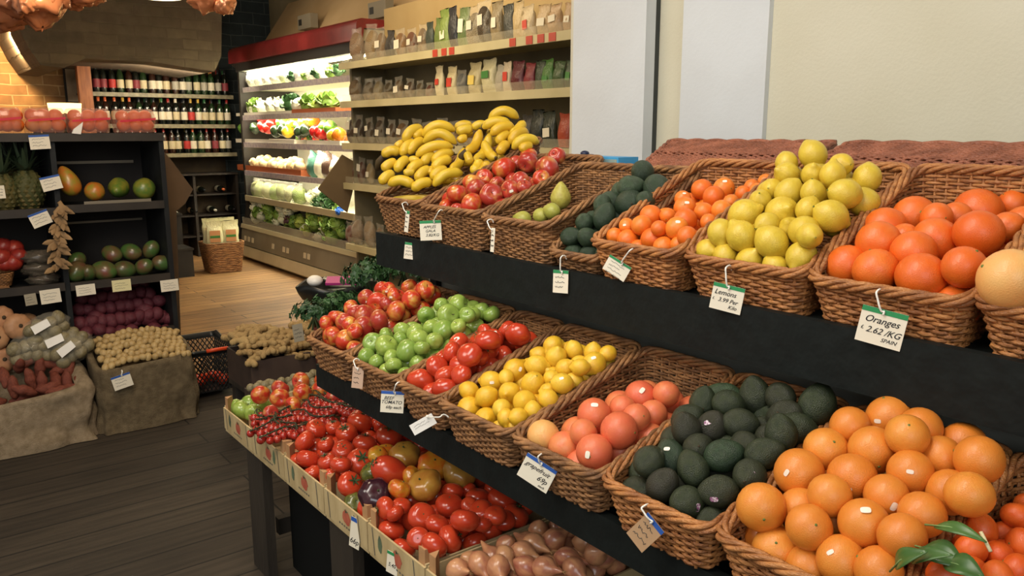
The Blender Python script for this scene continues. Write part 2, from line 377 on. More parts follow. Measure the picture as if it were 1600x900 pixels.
def pearF(th,r,z):
    k=np.clip(np.cos(th),0,1); r=r*(1-.42*k); r[0]=r[-1]=1e-4; return r,z*1.25+.25*k
def mangoF(th,r,z): return r,z*1.25
def papF(th,r,z): k=np.clip(np.cos(th),-1,1); r=r*(1-.28*k); r[0]=r[-1]=1e-4; return r,z*1.6
def onionF(th,r,z):
    r=r*(1-.30*bump1(th,.6,.5))*.95; r[0]=.03; z=z*1.15+.65*bump1(th,0,.36)-.15*bump1(th,PI,.3); return r,z
def quinceF(th,r,z): return r,z*.82-.14*bump1(th,0,.4)
ORANGE_SKIN=dict(rough=.42,bump=.16,bscale=22.,coat=.15)
MK={
 'apple_red':M('apple_red_skin','b03a2c','d49a50',1.3,.28,rand=('8e2420',.35),coat=.3,stretch=(1,1,.5),lo=.5,hi=.75),
 'apple_bic':M('apple_streaky_skin','c43c24','e0b04c',1.2,.28,rand=('a81f1c',.3),coat=.3,stretch=(1,1,.5),lo=.46,hi=.7),
 'apple_green':M('apple_green_skin','90a844','a4b85a',2,.25,rand=('6f9440',.6),coat=.3),
 'orange':M('orange_skin','e08a30','e2963a',2,rand=('d47424',.8),**ORANGE_SKIN),
 'orange_deep':M('deep_orange_skin','e2681c','e8782a',2,rand=('d4560f',.7),**ORANGE_SKIN),
 'clem':M('clementine_skin','ea7d22','ee8c2c',2,rand=('dd5f14',.8),**ORANGE_SKIN),
 'mandarin':M('mandarin_skin','e0601a','e6702a',2,rand=('cf4c10',.7),**ORANGE_SKIN),
 'grape':M('pink_grapefruit_skin','e0764c','e08a50',1.5,rand=('d85c40',.8),**ORANGE_SKIN),
 'grape_y':M('pale_grapefruit_skin','e6b068','e8a860',1.5,**ORANGE_SKIN),
 'lemon':M('lemon_skin','dcbf3c','d2b030',2,rand=('c6ae3a',.5),rough=.38,bump=.18,bscale=16.,coat=.15),
 'lemon2':M('deep_lemon_skin','e4b62a','dca824',2,rand=('e8c440',.6),rough=.38,bump=.18,bscale=16.,coat=.15),
 'avo':M('avocado_skin','384228','26301f',3,.45,rand=('332a24',.6),bump=.4,bscale=20.,lo=.3,hi=.7),
 'avo_g':M('green_avocado_skin','40543a','303f2a',3,.42,rand=('1e3020',.8),bump=.4,bscale=20.),
 'tomato':M('tomato_skin','c23c22','c84a28',1.5,.22,rand=('ae2e1c',.4),coat=.3),
 'tomato_o':M('orange_tomato_skin','d2601f','c99a30',1.2,.22,rand=('c23018',.3),coat=.3),
 'heir_y':M('mottled_heirloom_skin','c8963c','b4742e',1.3,.24,rand=('9a7434',.7),coat=.3),
 'heir_p':M('dark_purple_tomato_skin','2c1620','3e1c24',2,.2,coat=.4),
 'heir_g':M('dark_green_tomato_skin','4a5022','6a6a2a',2,.25,coat=.3),
 'pear':M('pear_skin','b8b050','a89840',4,.45,rand=('8a9a3c',.5)),
 'mango':M('mango_skin','4a6a34','7c4438',.55,.3,rand=('3c522e',.6),coat=.2,lo=.42,hi=.68),
 'papaya':M('papaya_skin','5c7a30','8e8a34',1.2,.35,rand=('4c7030',.4),coat=.2,lo=.4,hi=.6),
 'papaya_o':M('ripe_papaya_skin','c0702a','9a8a30',1.2,.35,coat=.2,lo=.4,hi=.65),
 'shallot':M('shallot_skin','c08660','9c5848',2.,.28,rand=('d0a070',.7),coat=.25,stretch=(1,1,.25)),
 'potato_r':M('red_potato_skin','6a2836','4c1c26',4,.6,rand=('6e3038',.5),bump=.3,bscale=12),
 'potato_b':M('baby_potato_skin','b89c68','9c8050',4,.5,rand=('c8ae78',.5)),
 'potato_g':M('dull_potato_skin','8a8060','6e6448',4,.5,rand=('9a9070',.5)),
 'sweet':M('sweet_potato_skin','8a4630','6a3426',5,.65,rand=('74382a',.6),bump=.4,bscale=12,stretch=(1,1,.4)),
 'ginger':M('ginger_skin','b0925e','8e7248',7,.7,rand=('c0a670',.5),bump=.4,bscale=15),
 'squash':M('pale_squash_skin','c08a64','a87452',3,.5,rand=('b89068',.6)),
 'pome':M('pomegranate_skin','8e2420','a23828',2,.35,rand=('6c1a1c',.5)),
 'cherry':M('cherry_tomato_skin','a02a22','b03a28',2,.2,rand=('94120f',.5),coat=.4),
}
stemm=M('brown_stem','4a3a22','2e2416',20,.8); calm=M('green_calyx','3e5426','2a3a1c',20,.7); calo=M('orange_calyx','7a8a3c','4e5a24',20,.7)
KIND={}   # kind -> (object name, [body meshes], [(part name, mesh)])
def calyx_mesh(name,n,rad,z0,mat,curl=.12,wid=.16,stem=.22):
    mb=MB()
    for i in range(n):
        a=i*2*PI/n+.2*math.sin(i*7); c,s=math.cos(a),math.sin(a); L=rad*(1+.2*math.sin(i*5)); P=[]
        for t,wv in ((0,.4),(.35,1),(.7,.7),(1,.05)):
            r_=L*t; z=z0+curl*math.sin(t*PI)*.6+(.10*t*t if curl>0 else 0)
            for sg in (-1,1): P.append((c*r_-s*sg*wid*wv*.5,s*r_+c*sg*wid*wv*.5,z))
        mb.add(P,[(0,1,3,2),(2,3,5,4),(4,5,7,6)])
    if stem: mb.tube([(0,0,z0-.05),(.03,.0,z0+stem*.5),(.07,.03,z0+stem)],[.05,.045,.06],6)
    return mb.mesh(name,mat)
def stalk_mesh(z0,L,mat=None): return MB().tube([(0,0,z0),(.03,.01,z0+L*.5),(.09,.03,z0+L)],[.035,.03,.045],6).mesh('stalk',mat or stemm)
def disc_mesh(z0,r,mat): 
    return MB().revolve([(1e-4,z0+.03),(r*.6,z0+.035),(r,z0-.02)],8).mesh('navel',mat)
def kind(key,name,mat,prof,vars=2,amp=.02,lobes=0,la=0.,k=24,parts=(),top=None):
    ms=[]
    for v in range(vars):
        ms.append(MB().revolve(prof,k,wob(amp,lobes,la,v*7+len(KIND),top)).mesh(name,MK[mat]))
    KIND[key]=(name,ms,list(parts))
A_st=stalk_mesh(.52,.35)
kind('apple_red','apple','apple_red',prof_sphere(15,1,appleF),3,.02,5,.02,parts=[('stalk',A_st)])
kind('apple_bic','apple','apple_bic',prof_sphere(15,1,appleF),3,.02,5,.02,parts=[('stalk',A_st)])
kind('apple_green','apple','apple_green',prof_sphere(15,1,appleF),3,.02,5,.02,parts=[('stalk',A_st)])
O_n=disc_mesh(.955,.07,calo)
for kk,nn,mm in (('orange','orange','orange'),('orange_deep','orange','orange_deep'),('clem','clementine','clem'),('grape','grapefruit','grape'),('grape_y','grapefruit','grape_y')):
    kind(kk,nn,mm,prof_sphere(15,.96),3,.012,parts=[('navel',O_n)])
kind('mandarin','mandarin','mandarin',prof_sphere(15,.84,lambda t,r,z:(r,z-.08*bump1(t,0,.3))),3,.015,parts=[('navel',disc_mesh(.76,.10,calo))])
kind('lemon','lemon','lemon',prof_sphere(19,1,lemonF),3,.02,parts=[('navel',disc_mesh(-1.18,.07,calo))])
kind('lemon2','lemon','lemon2',prof_sphere(19,1,lemonF),3,.02,parts=[('navel',disc_mesh(-1.18,.07,calo))])
for kk,mm in (('avo','avo'),('avo_g','avo_g')):
    kind(kk,'avocado',mm,prof_sphere(15,1,avoF),3,.02,parts=[('stem_button',disc_mesh(1.26,.08,stemm))])
cal_t=calyx_mesh('calyx',6,.55,.66,calm)
kind('tomato','tomato','tomato',prof_sphere(15,1,tomF),3,.02,4,.02,parts=[('calyx',cal_t)])
kind('tomato_bare','tomato','tomato',prof_sphere(15,1,tomF),3,.02,4,.02,parts=[('stem_scar',disc_mesh(.62,.09,calm))])
kind('beef','beef_tomato','tomato',prof_sphere(15,1,beefF),3,.022,6,.028,k=36,parts=[('calyx',calyx_mesh('calyx',6,.5,.56,calm))],top=.4)
for kk,mm in (('heir_o','tomato_o'),('heir_y','heir_y'),('heir_p','heir_p'),('heir_g','heir_g')):
    kind(kk,'heirloom_tomato',mm,prof_sphere(15,1.05,beefF),2,.035,7,.045,k=48,parts=[('calyx',calyx_mesh('calyx',5,.4,.55,calm))],top=.3)
kind('plum','plum_tomato','tomato',prof_sphere(15,1.35),2,.02,parts=[('calyx',calyx_mesh('calyx',5,.4,1.3,calm))])
kind('pear','pear','pear',prof_sphere(17,1,pearF),2,.03,parts=[('stalk',stalk_mesh(1.45,.4))])
kind('mango','mango','mango',prof_sphere(15,1,mangoF),2,.04,parts=[('stem_scar',disc_mesh(1.22,.08,stemm))])
for kk,mm in (('papaya','papaya'),('papaya_o','papaya_o')): kind(kk,'papaya',mm,prof_sphere(17,1,papF),2,.03,5,.02,parts=[('stem_scar',disc_mesh(1.58,.16,calo))])
tuft=MB()
for i in range(5):
    a=i*1.3; tuft.tube([(0,0,1.55),(.06*math.cos(a),.06*math.sin(a),1.9),(.22*math.cos(a),.22*math.sin(a),2.15)],[.06,.03,.008],4)
kind('shallot','shallot','shallot',prof_sphere(17,1,onionF),3,.04,7,.015,k=28,parts=[('dry_neck',tuft.mesh('dry_neck',M('dry_husk','b89060','8a6440',10,.7)))])
for kk,nn,mm in (('potato_r','red_potato','potato_r'),('potato_b','baby_potato','potato_b'),('potato_g','potato','potato_g')):
    kind(kk,nn,mm,prof_sphere(10,1.18),3,.07,k=14)
kind('pome','pomegranate','pome',prof_sphere(13,.95),2,.03,6,.02,parts=[('crown',calyx_mesh('crown',6,.2,.95,M('pomegranate_crown','7a2a22',rough=.6),.0,.14,0))])
kind('squash','round_squash','squash',prof_sphere(15,.8,quinceF),2,.02,10,.03,k=40,parts=[('stem_scar',disc_mesh(.63,.16,stemm))])
kind('cherry','cherry_tomato','cherry',prof_sphere(9,1.05),1,.01,k=12)
def taper(path,r,name,mat,k=10,sub=1):
    return MB().tube(path,r,k).mesh(name,mat)
def sweet_mesh(v):
    rg=np.random.default_rng(v); t=np.linspace(0,1,14); b=rg.uniform(-.5,.5)
    P=np.stack([b*np.sin(t*PI)+.05*np.sin(t*9+v),.08*np.sin(t*11+v*2),(t-.5)*4.4],1)
    r=np.sin(np.clip(t*.94+.03,0,1)*PI)**.6*(1+.08*np.sin(t*17+v)); return MB().tube(P,r*.95,12).mesh('sweet_potato',MK['sweet'])
KIND['sweet']=('sweet_potato',[sweet_mesh(v) for v in range(4)],[])
def ginger_mesh(v):
    rg=np.random.default_rng(50+v); mb=MB(); 
    for i in range(6):
        a=rg.uniform(-.7,.7)+ (0 if i<2 else (1.4 if i%2 else -1.4)); c=np.array([(i%3-1)*.8,rg.uniform(-.2,.2),rg.uniform(-.15,.15)])
        d=np.array([math.cos(a),math.sin(a),rg.uniform(-.2,.2)]); t=np.linspace(-1 if i<2 else 0,1,8)[:,None]
        r=(.42+.1*rg.random())*np.sqrt(np.clip(1-(np.linspace(-1,1,8)*.97)**4,0,1))*(1+.1*np.sin(np.arange(8)*2.2)); mb.tube(c+d*t*1.1,r,9)
    return mb.mesh('ginger_root',MK['ginger'])
KIND['ginger']=('ginger_root',[ginger_mesh(v) for v in range(4)],[])
def disc_patch(w,h,r0,mat,name,n=7):
    # little rounded label bent round a unit sphere about +Z
    P=[(0,0)]; 
    for i in range(16):
        a=i*2*PI/16; c,s=math.cos(a),math.sin(a); q=(abs(c)**4+abs(s)**4)**-.25; P.append((w*c*q,h*s*q))
    V=[(x*r0/math.sqrt(1+x*x+y*y),y*r0/math.sqrt(1+x*x+y*y),r0/math.sqrt(1+x*x+y*y)) for x,y in P]
    return MB().add(V,[(0,i+1,(i+1)%16+1) for i in range(16)]).mesh(name,mat)
STK=[disc_patch(.20,.13,1.02,M('sticker_white','f0ead8',rough=.4),'sticker'),
     disc_patch(.15,.09,1.02,M('sticker_pale','e8dccc',rough=.4),'sticker'),
     disc_patch(.24,.15,1.04,M('sticker_pink','d8c8d0','8a4a78',9,.4,lo=.45,hi=.55),'sticker')]
ORD=['first','second','third','fourth','fifth','sixth','seventh','eighth','ninth','tenth','eleventh','twelfth','thirteenth','fourteenth','fifteenth','sixteenth','seventeenth','eighteenth','nineteenth','twentieth']
def ordn(i):
    if i<20: return ORD[i]
    t=['twenty','thirty','forty','fifty','sixty','seventy','eighty','ninety'][i//10-1] if (i+1)%10 else None
    tens=['','','twenty','thirty','forty','fifty','sixty','seventy','eighty','ninety']
    n=i+1
    return (tens[n//10]+('-'+ORD[n%10-1] if n%10 else 'th')).replace('yth','ieth')
def rndq(): return Quaternion(RNG.normal(0,1,4)).normalized()
def aimq(d,roll=0.):
    return Vector(d).to_track_quat('Z','Y') @ Quaternion((0,0,1),roll)
def spawn(key,P,r,q=None,sticker=None,sq=None,parts=True):
    name,ms,parts_=KIND[key]; o=D.objects.new(name,ms[int(RNG.integers(len(ms)))]); COL.objects.link(o)
    o.rotation_mode='QUATERNION'; q=q or rndq(); o.rotation_quaternion=q; o.location=tuple(P); o.scale=(r,r,r)
    if parts:
        for pn,me in parts_:
            c=D.objects.new(pn,me); COL.objects.link(c); c.parent=o
    if sticker is not None:
        c=D.objects.new('sticker',STK[sticker]); COL.objects.link(c); c.parent=o; c.rotation_mode='QUATERNION'
        c.rotation_quaternion=q.inverted() @ sq
    return o
def relax(P,R,rays,n=50,k=.92,lat=.08,xmin=None,yb=None):
    P=P.copy(); R=np.asarray(R); m=len(R)
    for _ in range(n):
        Dm=P[:,None]-P[None]; L=np.linalg.norm(Dm,axis=2)+1e-9; want=(R[:,None]+R[None])*k; ov=np.clip(want-L,0,None); np.fill_diagonal(ov,0)
        mv=(Dm/L[:,:,None]*ov[:,:,None]*.25).sum(1)
        along=(mv*rays).sum(1,keepdims=True)*rays; P=P+along+(mv-along)*lat
        if xmin is not None:
            df=np.clip(xmin+R*.75-P[:,0],0,None); P=P+rays*(df/rays[:,0])[:,None]
            if yb is not None: P[:,1]=np.clip(P[:,1],yb[0]+R*.45,yb[1]-R*.6)
    return P
def label_rows(objs,PP,R,desc,where,group,extra=None):
    """rows counted from the front rim upward, each row counted from the left"""
    xs=np.array([p[0]+.6*p[2] for p in PP]); r=np.median(R); rows={}
    o=np.argsort(xs); cur=[];row=-1;last=-9
    for i in o:
        if xs[i]-last>1.55*r: row+=1; last=xs[i]
        rows.setdefault(row,[]).append(i)
    for k,ids in rows.items():
        ids.sort(key=lambda i: pix(PP[i])[0])
        for j,i in enumerate(ids):
            d=desc+(' '+extra[i] if extra and extra.get(i) else '')
            lb=f"{d} in {where}, {ordn(k)} row back, {ordn(j)} from left"
            objs[i]['label']=lb
def heap(key,surf,pts,kinds,desc,where,cat,group,ybnd=None,rmul=1.06,stick={},rr=None,spec={},fill=True,xb=(.9,1.2),fk=None,zfill=None,rfix=None,up=None,ylo=0.):
    z0,s,xf=surf; P=[];Rr=[];ry=[]
    for (x,y,d) in pts:
        r=ray(x,y); t=(z0-s*xf-H)/(r[2]-s*r[0]); p=O+r*t; rad=d/FPX*t/2*rmul/np.linalg.norm(r)**.8
        if rr: rad=min(max(rad,rr[0]),rr[1])
        P.append(p); Rr.append(rad); ry.append(r/np.linalg.norm(r))
    P=np.array(P); Rr=np.array(Rr); ry=np.array(ry); d0=(P-O)@FW; P=relax(P,Rr,ry,xmin=xb[0] if ybnd is not None else None,yb=(ybnd[0]-ylo,ybnd[1]) if ybnd is not None else None); Rr=Rr*np.clip(((P-O)@FW)/d0,.88,1.12)
    objs=[]
    for i,(p,r) in enumerate(zip(P,Rr)):
        k=spec.get(i,kinds[int(RNG.integers(len(kinds)))])
        q=None
        if up is not None:
            v=np.array(up)+RNG.normal(0,.45,3); q=aimq(v,RNG.uniform(0,6))
        st=stick.get(i); sq=None
        if st is not None:
            kk,dx,dy,roll=st; dcam=-ry[i]+RT*dx+UP*dy; sq=aimq(dcam,roll)
        o=spawn(k,p,r,q,st[0] if st is not None else None,sq); tag(o,None,cat,group); objs.append(o)
    ex={i:'with sticker' for i in stick} if len(desc.split())+len(where.split())<=8 else None
    label_rows(objs,P,Rr,desc,where,group,ex)
    if fill and ybnd is not None:
        r=float(np.percentile(Rr,60)); lo,hi=ybnd; FP=[]
        nY=max(1,int((hi-lo-2*r)/(2.02*r))+1); xs=np.arange(xb[0]+r,xb[1]-r*.5,1.85*r)
        for a,xx in enumerate(xs):
            for b in range(nY):
                yy=lo+r+(hi-lo-2*r)*(b+.5*(a%2)*.6)/max(1,nY-.4) if nY>1 else (lo+hi)/2
                zz=z0+s*(xx-xf)-1.45*r
                if zfill: zz=max(zz,zfill(xx)+r)
                FP.append((xx,min(yy,hi-r),zz))
        fo=[]
        for p in FP:
            p=np.array(p)
            if np.min(np.linalg.norm(P-p,axis=1)-.78*(Rr+r))<0: 
                p2=p-np.array([0,0,.35*r])
                if np.min(np.linalg.norm(P-p2,axis=1)-.70*(Rr+r))<0: continue
                p=p2
            o=spawn(fk or kinds[0],p,r,None,parts=False); tag(o,f"{desc} lying under the top layer in {where}",cat,f"{desc}s under the top layer in {where}")
    return objs,P,Rr
HP={
 'gala':((1.3, 0.35, 1.17),[(678,312,33),(712,306,32),(701,322,29),(738,321,38),(744,296,32),(724,284,29),(767,305,35),(756,278,27),(782,262,38),(798,242,26),(777,288,24),(798,297,30),(813,284,30),(825,254,32),(806,255,24),(839,294,21),(855,264,39),(870,244,27),(714,329,18),(846,279,27)]),
 'avo_up':((1.24, 0.62, 1.17),[(989,272,39),(1026,293,45),(983,293,38),(953,301,36),(933,290,33),(903,311,39),(986,319,51),(944,338,39),(932,319,21),(908,343,33),(878,343,30),(869,371,26),(893,373,26),(918,373,30),(873,389,21),(896,395,23),(920,397,33),(1008,314,24)]),
 'clem':((1.29, 0.35, 1.17),[(954,368,26),(981,373,32),(980,355,21),(1002,352,32),(1017,337,38),(1019,373,36),(999,386,27),(1037,386,33),(1031,359,18),(1043,337,24),(1055,358,36),(1071,344,39),(1073,371,32),(1070,325,35),(1067,311,26),(1100,331,30),(1097,296,33),(1115,308,38),(1131,295,35),(1128,329,33),(1142,316,21),(1163,302,24),(1175,293,26),(1196,284,21),(1062,380,18),(1107,347,15),(1185,299,18)]),
 'lem_up':((1.285, 0.72, 1.17),[(1270,241,47),(1229,255,38),(1314,258,40),(1230,272,40),(1270,273,38),(1301,273,44),(1206,297,25),(1232,301,46),(1270,301,42),(1320,303,53),(1263,327,36),(1303,339,57),(1256,363,53),(1255,395,51),(1291,375,30),(1164,334,50),(1127,364,45),(1160,371,50),(1097,391,41),(1133,400,41),(1170,407,45),(1206,380,54),(1211,415,39),(1221,334,57),(1188,314,33),(1200,350,18),(1236,359,30)]),
 'ora_up':((1.29, 0.3, 1.17),[(1308,411,68),(1365,422,72),(1439,428,80),(1506,418,72),(1372,381,70),(1430,396,72),(1460,373,72),(1375,356,68),(1428,339,68),(1413,373,25),(1525,365,80),(1529,331,80),(1576,322,51),(1491,339,38),(1470,341,21),(1572,356,34),(1597,348,25)]),
 'app_lo':((0.95, 0.45, 0.88),[(498,511,30),(519,523,32),(539,531,33),(511,508,23),(525,497,26),(547,481,26),(538,504,29),(555,488,26),(570,492,32),(567,511,33),(547,507,23),(593,500,32),(591,474,36),(571,465,26),(589,449,26),(606,452,22),(617,462,25),(619,487,32),(642,468,30),(665,453,29),(557,516,20),(604,475,20)]),
 'gre_lo':((0.94, 0.45, 0.88),[(574,531,30),(606,540,35),(636,547,35),(573,556,26),(589,565,26),(613,559,23),(615,570,26),(629,517,27),(648,520,29),(654,531,32),(602,524,23),(674,511,26),(692,516,33),(666,492,27),(701,492,35),(679,533,26),(716,477,32),(690,477,23),(723,510,23),(737,492,25),(747,500,17),(729,490,20),(625,530,20),(659,544,17)]),
 'tom_lo':((0.94, 0.42, 0.88),[(638,581,38),(661,595,45),(671,556,39),(685,573,35),(700,589,36),(697,605,40),(705,553,32),(716,542,40),(726,568,43),(730,589,32),(765,568,38),(763,542,38),(786,544,40),(740,527,32),(757,524,23),(769,530,23),(821,527,38),(789,518,26),(747,556,23)]),
 'lem_lo':((0.93, 0.42, 0.88),[(733,611,29),(767,596,33),(760,620,33),(733,638,38),(760,656,42),(711,644,22),(784,638,29),(796,613,33),(804,579,38),(833,600,40),(839,571,33),(820,629,38),(811,651,29),(791,653,24),(781,671,20),(869,558,33),(864,540,29),(884,575,29),(862,591,27),(884,601,33),(858,611,24),(858,624,31),(897,547,27),(927,551,29),(904,569,22),(913,578,27),(936,573,40),(967,558,20),(907,596,22),(791,589,18),(831,642,18)]),
 'gra_lo':((0.95, 0.25, 0.88),[(849,682,51),(884,698,51),(930,704,56),(929,649,53),(967,673,58),(911,678,40),(973,638,36),(1004,619,49),(1038,616,31),(996,653,42),(1018,647,22)]),
 'avo_lo':((0.93, 0.42, 0.88),[(957,724,43),(991,709,55),(994,756,45),(1034,756,55),(1045,715,45),(1023,673,53),(1042,641,45),(1096,620,68),(1072,673,38),(1108,670,53),(1083,732,45),(1089,700,32),(1132,711,57),(1157,662,51),(1123,768,53),(1074,785,51),(1176,745,59),(1195,707,45),(1183,620,57),(1227,649,49),(1208,685,49),(1138,632,34),(1062,620,30),(1278,632,64),(1164,700,23),(1017,722,23),(1217,622,26),(1263,677,49),(1240,685,38)]),
 'ora_lo':((0.95, 0.55, 0.88),[(1395,655,74),(1328,668,59),(1289,704,70),(1251,741,77),(1363,704,77),(1334,747,79),(1427,738,70),(1389,775,66),(1425,688,47),(1463,711,42),(1527,718,81),(1480,766,72),(1293,779,45),(1347,819,81),(1270,826,74),(1200,794,77),(1260,881,45),(1317,868,81),(1370,881,60),(1404,843,68),(1434,804,59),(1510,772,30),(1247,790,38),(1434,670,23),(1161,826,72),(1217,860,76)]),
 'man_lo':((0.95, 0.25, 0.88),[(1589,806,49),(1534,828,57),(1517,862,45),(1563,870,57),(1521,892,45),(1595,851,30),(1585,889,42),(1491,851,34),(1449,892,49),(1472,900,30),(1555,900,38)]),
 'app_cr':((0.625, 0, 0.83),[(407,617,29),(470,596,28),(437,622,30),(438,607,28),(472,614,28),(503,594,23),(500,608,29),(521,619,15),(458,632,26),(423,645,23)]),
 'vine':((0.61, 0, 0.83),[(477,690,34),(496,670,32),(519,668,26),(541,676,32),(536,704,33),(481,716,36),(512,722,31),(570,694,38),(566,660,38),(557,651,23),(608,681,42),(594,664,23),(621,673,30),(625,653,23),(638,668,23),(509,694,23),(458,711,23),(540,732,32),(568,724,42),(519,741,23),(587,660,23),(666,700,26),(670,681,23),(651,681,23),(491,741,23)]),
 'heir':((0.62, 0.05, 0.83),[(608,738,47),(581,738,34),(547,758,40),(587,773,51),(555,787,30),(664,760,51),(678,728,47),(632,711,47),(602,707,30),(710,707,47),(725,741,53),(627,764,28),(644,745,23),(602,794,26),(591,711,19)]),
 'tom_cr':((0.6, 0, 0.83),[(610,826,40),(630,857,38),(627,790,30),(659,807,42),(683,819,36),(653,841,34),(704,789,42),(721,823,40),(681,853,43),(678,870,42),(708,768,34),(746,777,36),(732,790,26),(730,766,26),(783,817,34),(591,809,23),(617,802,23),(644,885,26),(772,764,30),(787,780,44),(822,818,42),(751,800,40),(789,811,33),(789,836,31),(724,858,44),(813,776,31),(818,796,27),(760,836,44)]),
 'shal':((0.6, 0.05, 0.83),[(836,851,40),(867,842,40),(891,824,36),(916,847,36),(947,873,40),(889,873,53),(849,887,44),(827,887,58),(818,864,49),(778,887,44),(751,882,40),(791,869,31),(907,896,53),(716,891,40),(978,891,40)]),
}
S0=lambda dx=0,dy=0,roll=0,k=0:(k,dx,dy,roll)
def near(name,*xy):   # indices of the fruits nearest given photo points
    out=[]
    for x,y in xy: out.append(min(range(len(HP[name][1])),key=lambda i:(HP[name][1][i][0]-x)**2+(HP[name][1][i][1]-y)**2))
    return out
def stk(name,*ent):
    d={}
    for (x,y,dx,dy,roll,k) in ent: d[near(name,(x,y))[0]]=(k,dx,dy,roll)
    return d
bz_up=lambda x:1.19+.138*(x-1.17); bz_lo=lambda x:.85+.14*(x-.9)
UPX=(1.19,1.46); LOX=(.90,1.2)
def hp(name,kinds,desc,where,cat,group,bk=None,**k):
    sf,pts=HP[name]; b=BK[bk][::-1] if bk else None
    if b: b=(b[0]+.008,b[1]-.008)
    return heap(name,sf,pts,kinds,desc,where,cat,group,ybnd=b,**k)
hp('gala',['apple_red','apple_bic'],'red gala apple','the upper basket','apple','gala apples in the upper basket','gala',xb=(1.2,1.5),zfill=bz_up,rr=(.02,.036),
   stick=stk('gala',(798,250,.1,.2,0,0),(786,297,.1,-.1,.3,0),(813,283,.4,.1,.8,0)))
hp('pear0',['pear'],'pale pear','the upper basket','pear','pears in the upper basket','pear',fill=False) if 'pear0' in HP else None
hp('avo_up',['avo_g'],'green avocado','the upper avocado basket','avocado','avocados in the upper basket','avo_up',rmul=.95,xb=(1.2,1.42),zfill=bz_up,rr=(.022,.036),
   spec={4:'avo'})
hp('clem',['clem'],'clementine','the upper clementine basket','clementine','clementines in the upper basket','clem',xb=UPX,zfill=bz_up,rr=(.017,.024),
   stick=stk('clem',(990,351,-.3,.1,.2,0),(1077,330,.2,.5,0,0),(1067,305,.2,.8,0,0),(1131,283,.1,.8,.1,0),(1099,328,.2,-.5,0,1),(1054,346,.1,.6,0,0)))
hp('lem_up',['lemon'],'yellow lemon','the upper lemon basket','lemon','lemons in the upper basket','lem_up',rmul=1.0,xb=UPX,zfill=bz_up,rr=(.022,.032))
hp('ora_up',['orange_deep'],'large orange','the upper orange basket','orange','oranges in the upper basket','ora_up',xb=UPX,zfill=bz_up,rr=(.026,.042))
hp('app_lo',['apple_bic','apple_bic','apple_red'],'streaky red apple','the lower basket','apple','red apples in the lower basket','app_lo',xb=LOX,zfill=bz_lo,rr=(.022,.032),
   stick=stk('app_lo',(571,465,.1,-.5,0,0),(606,452,-.2,-.3,0,0),(615,462,-.5,-.2,0,0)))
hp('gre_lo',['apple_green'],'bright green apple','the lower basket','apple','green apples in the lower basket','gre_lo',xb=LOX,zfill=bz_lo,rr=(.02,.03))
hp('tom_lo',['beef'],'red beef tomato','the lower basket','tomato','beef tomatoes in the lower basket','tom_lo',xb=LOX,zfill=bz_lo,rr=(.024,.036),
   stick=stk('tom_lo',(789,518,0,.6,.4,0),(716,541,-.2,.7,.4,0),(770,530,.1,.7,.2,0)))
hp('lem_lo',['lemon2'],'small yellow lemon','the lower lemon basket','lemon','lemons in the lower basket','lem_lo',xb=LOX,zfill=bz_lo,rr=(.018,.026),
   stick=stk('lem_lo',(936,573,0,.6,.4,0),(804,580,.5,.1,1,0),(767,604,.1,-.1,0,0),(884,600,-.1,.6,.4,0)))
hp('gra_lo',['grape'],'pink grapefruit','the grapefruit basket','grapefruit','grapefruit in the lower basket','gra_lo',xb=LOX,zfill=bz_lo,rr=(.026,.036),spec={0:'grape_y'},
   stick=stk('gra_lo',(929,649,0,.8,0,0),(930,704,-.4,-.15,1.5,0),(1004,619,.1,.4,.9,0)))
hp('avo_lo',['avo'],'dark avocado','the lower avocado basket','avocado','dark avocados in the lower basket','avo_lo',rmul=.96,xb=LOX,zfill=bz_lo,rr=(.026,.04),spec={4:'avo_g',12:'avo_g',7:'avo_g'},
   stick=stk('avo_lo',(1108,670,-.3,.5,.5,2),(1176,745,.1,.1,.2,2),(1085,732,.1,-.5,.9,2),(1074,785,.6,-.3,1.2,2),(1123,768,-.3,-.5,.2,2),(1045,705,-.4,.8,.3,0),(957,724,.4,-.7,1,1)))
hp('ora_lo',['orange'],'big bright orange','the lower orange basket','orange','big oranges in the lower basket','ora_lo',ylo=.05,xb=LOX,zfill=bz_lo,rr=(.03,.045),
   stick=stk('ora_lo',(1394,655,-.8,-.2,.2,1),(1251,740,-.7,0,1.2,1),(1334,747,-.2,-.6,1.4,0),(1388,775,.3,-.4,1.2,0),(1347,819,.1,.7,.2,0),(1317,868,-.7,.5,.9,1),(1438,737,0,0,0,1)) )
hp('man_lo',['mandarin'],'leafy mandarin','the bottom right basket','mandarin','mandarins in the bottom right basket','man_lo',xb=LOX,zfill=bz_lo,rr=(.02,.03))
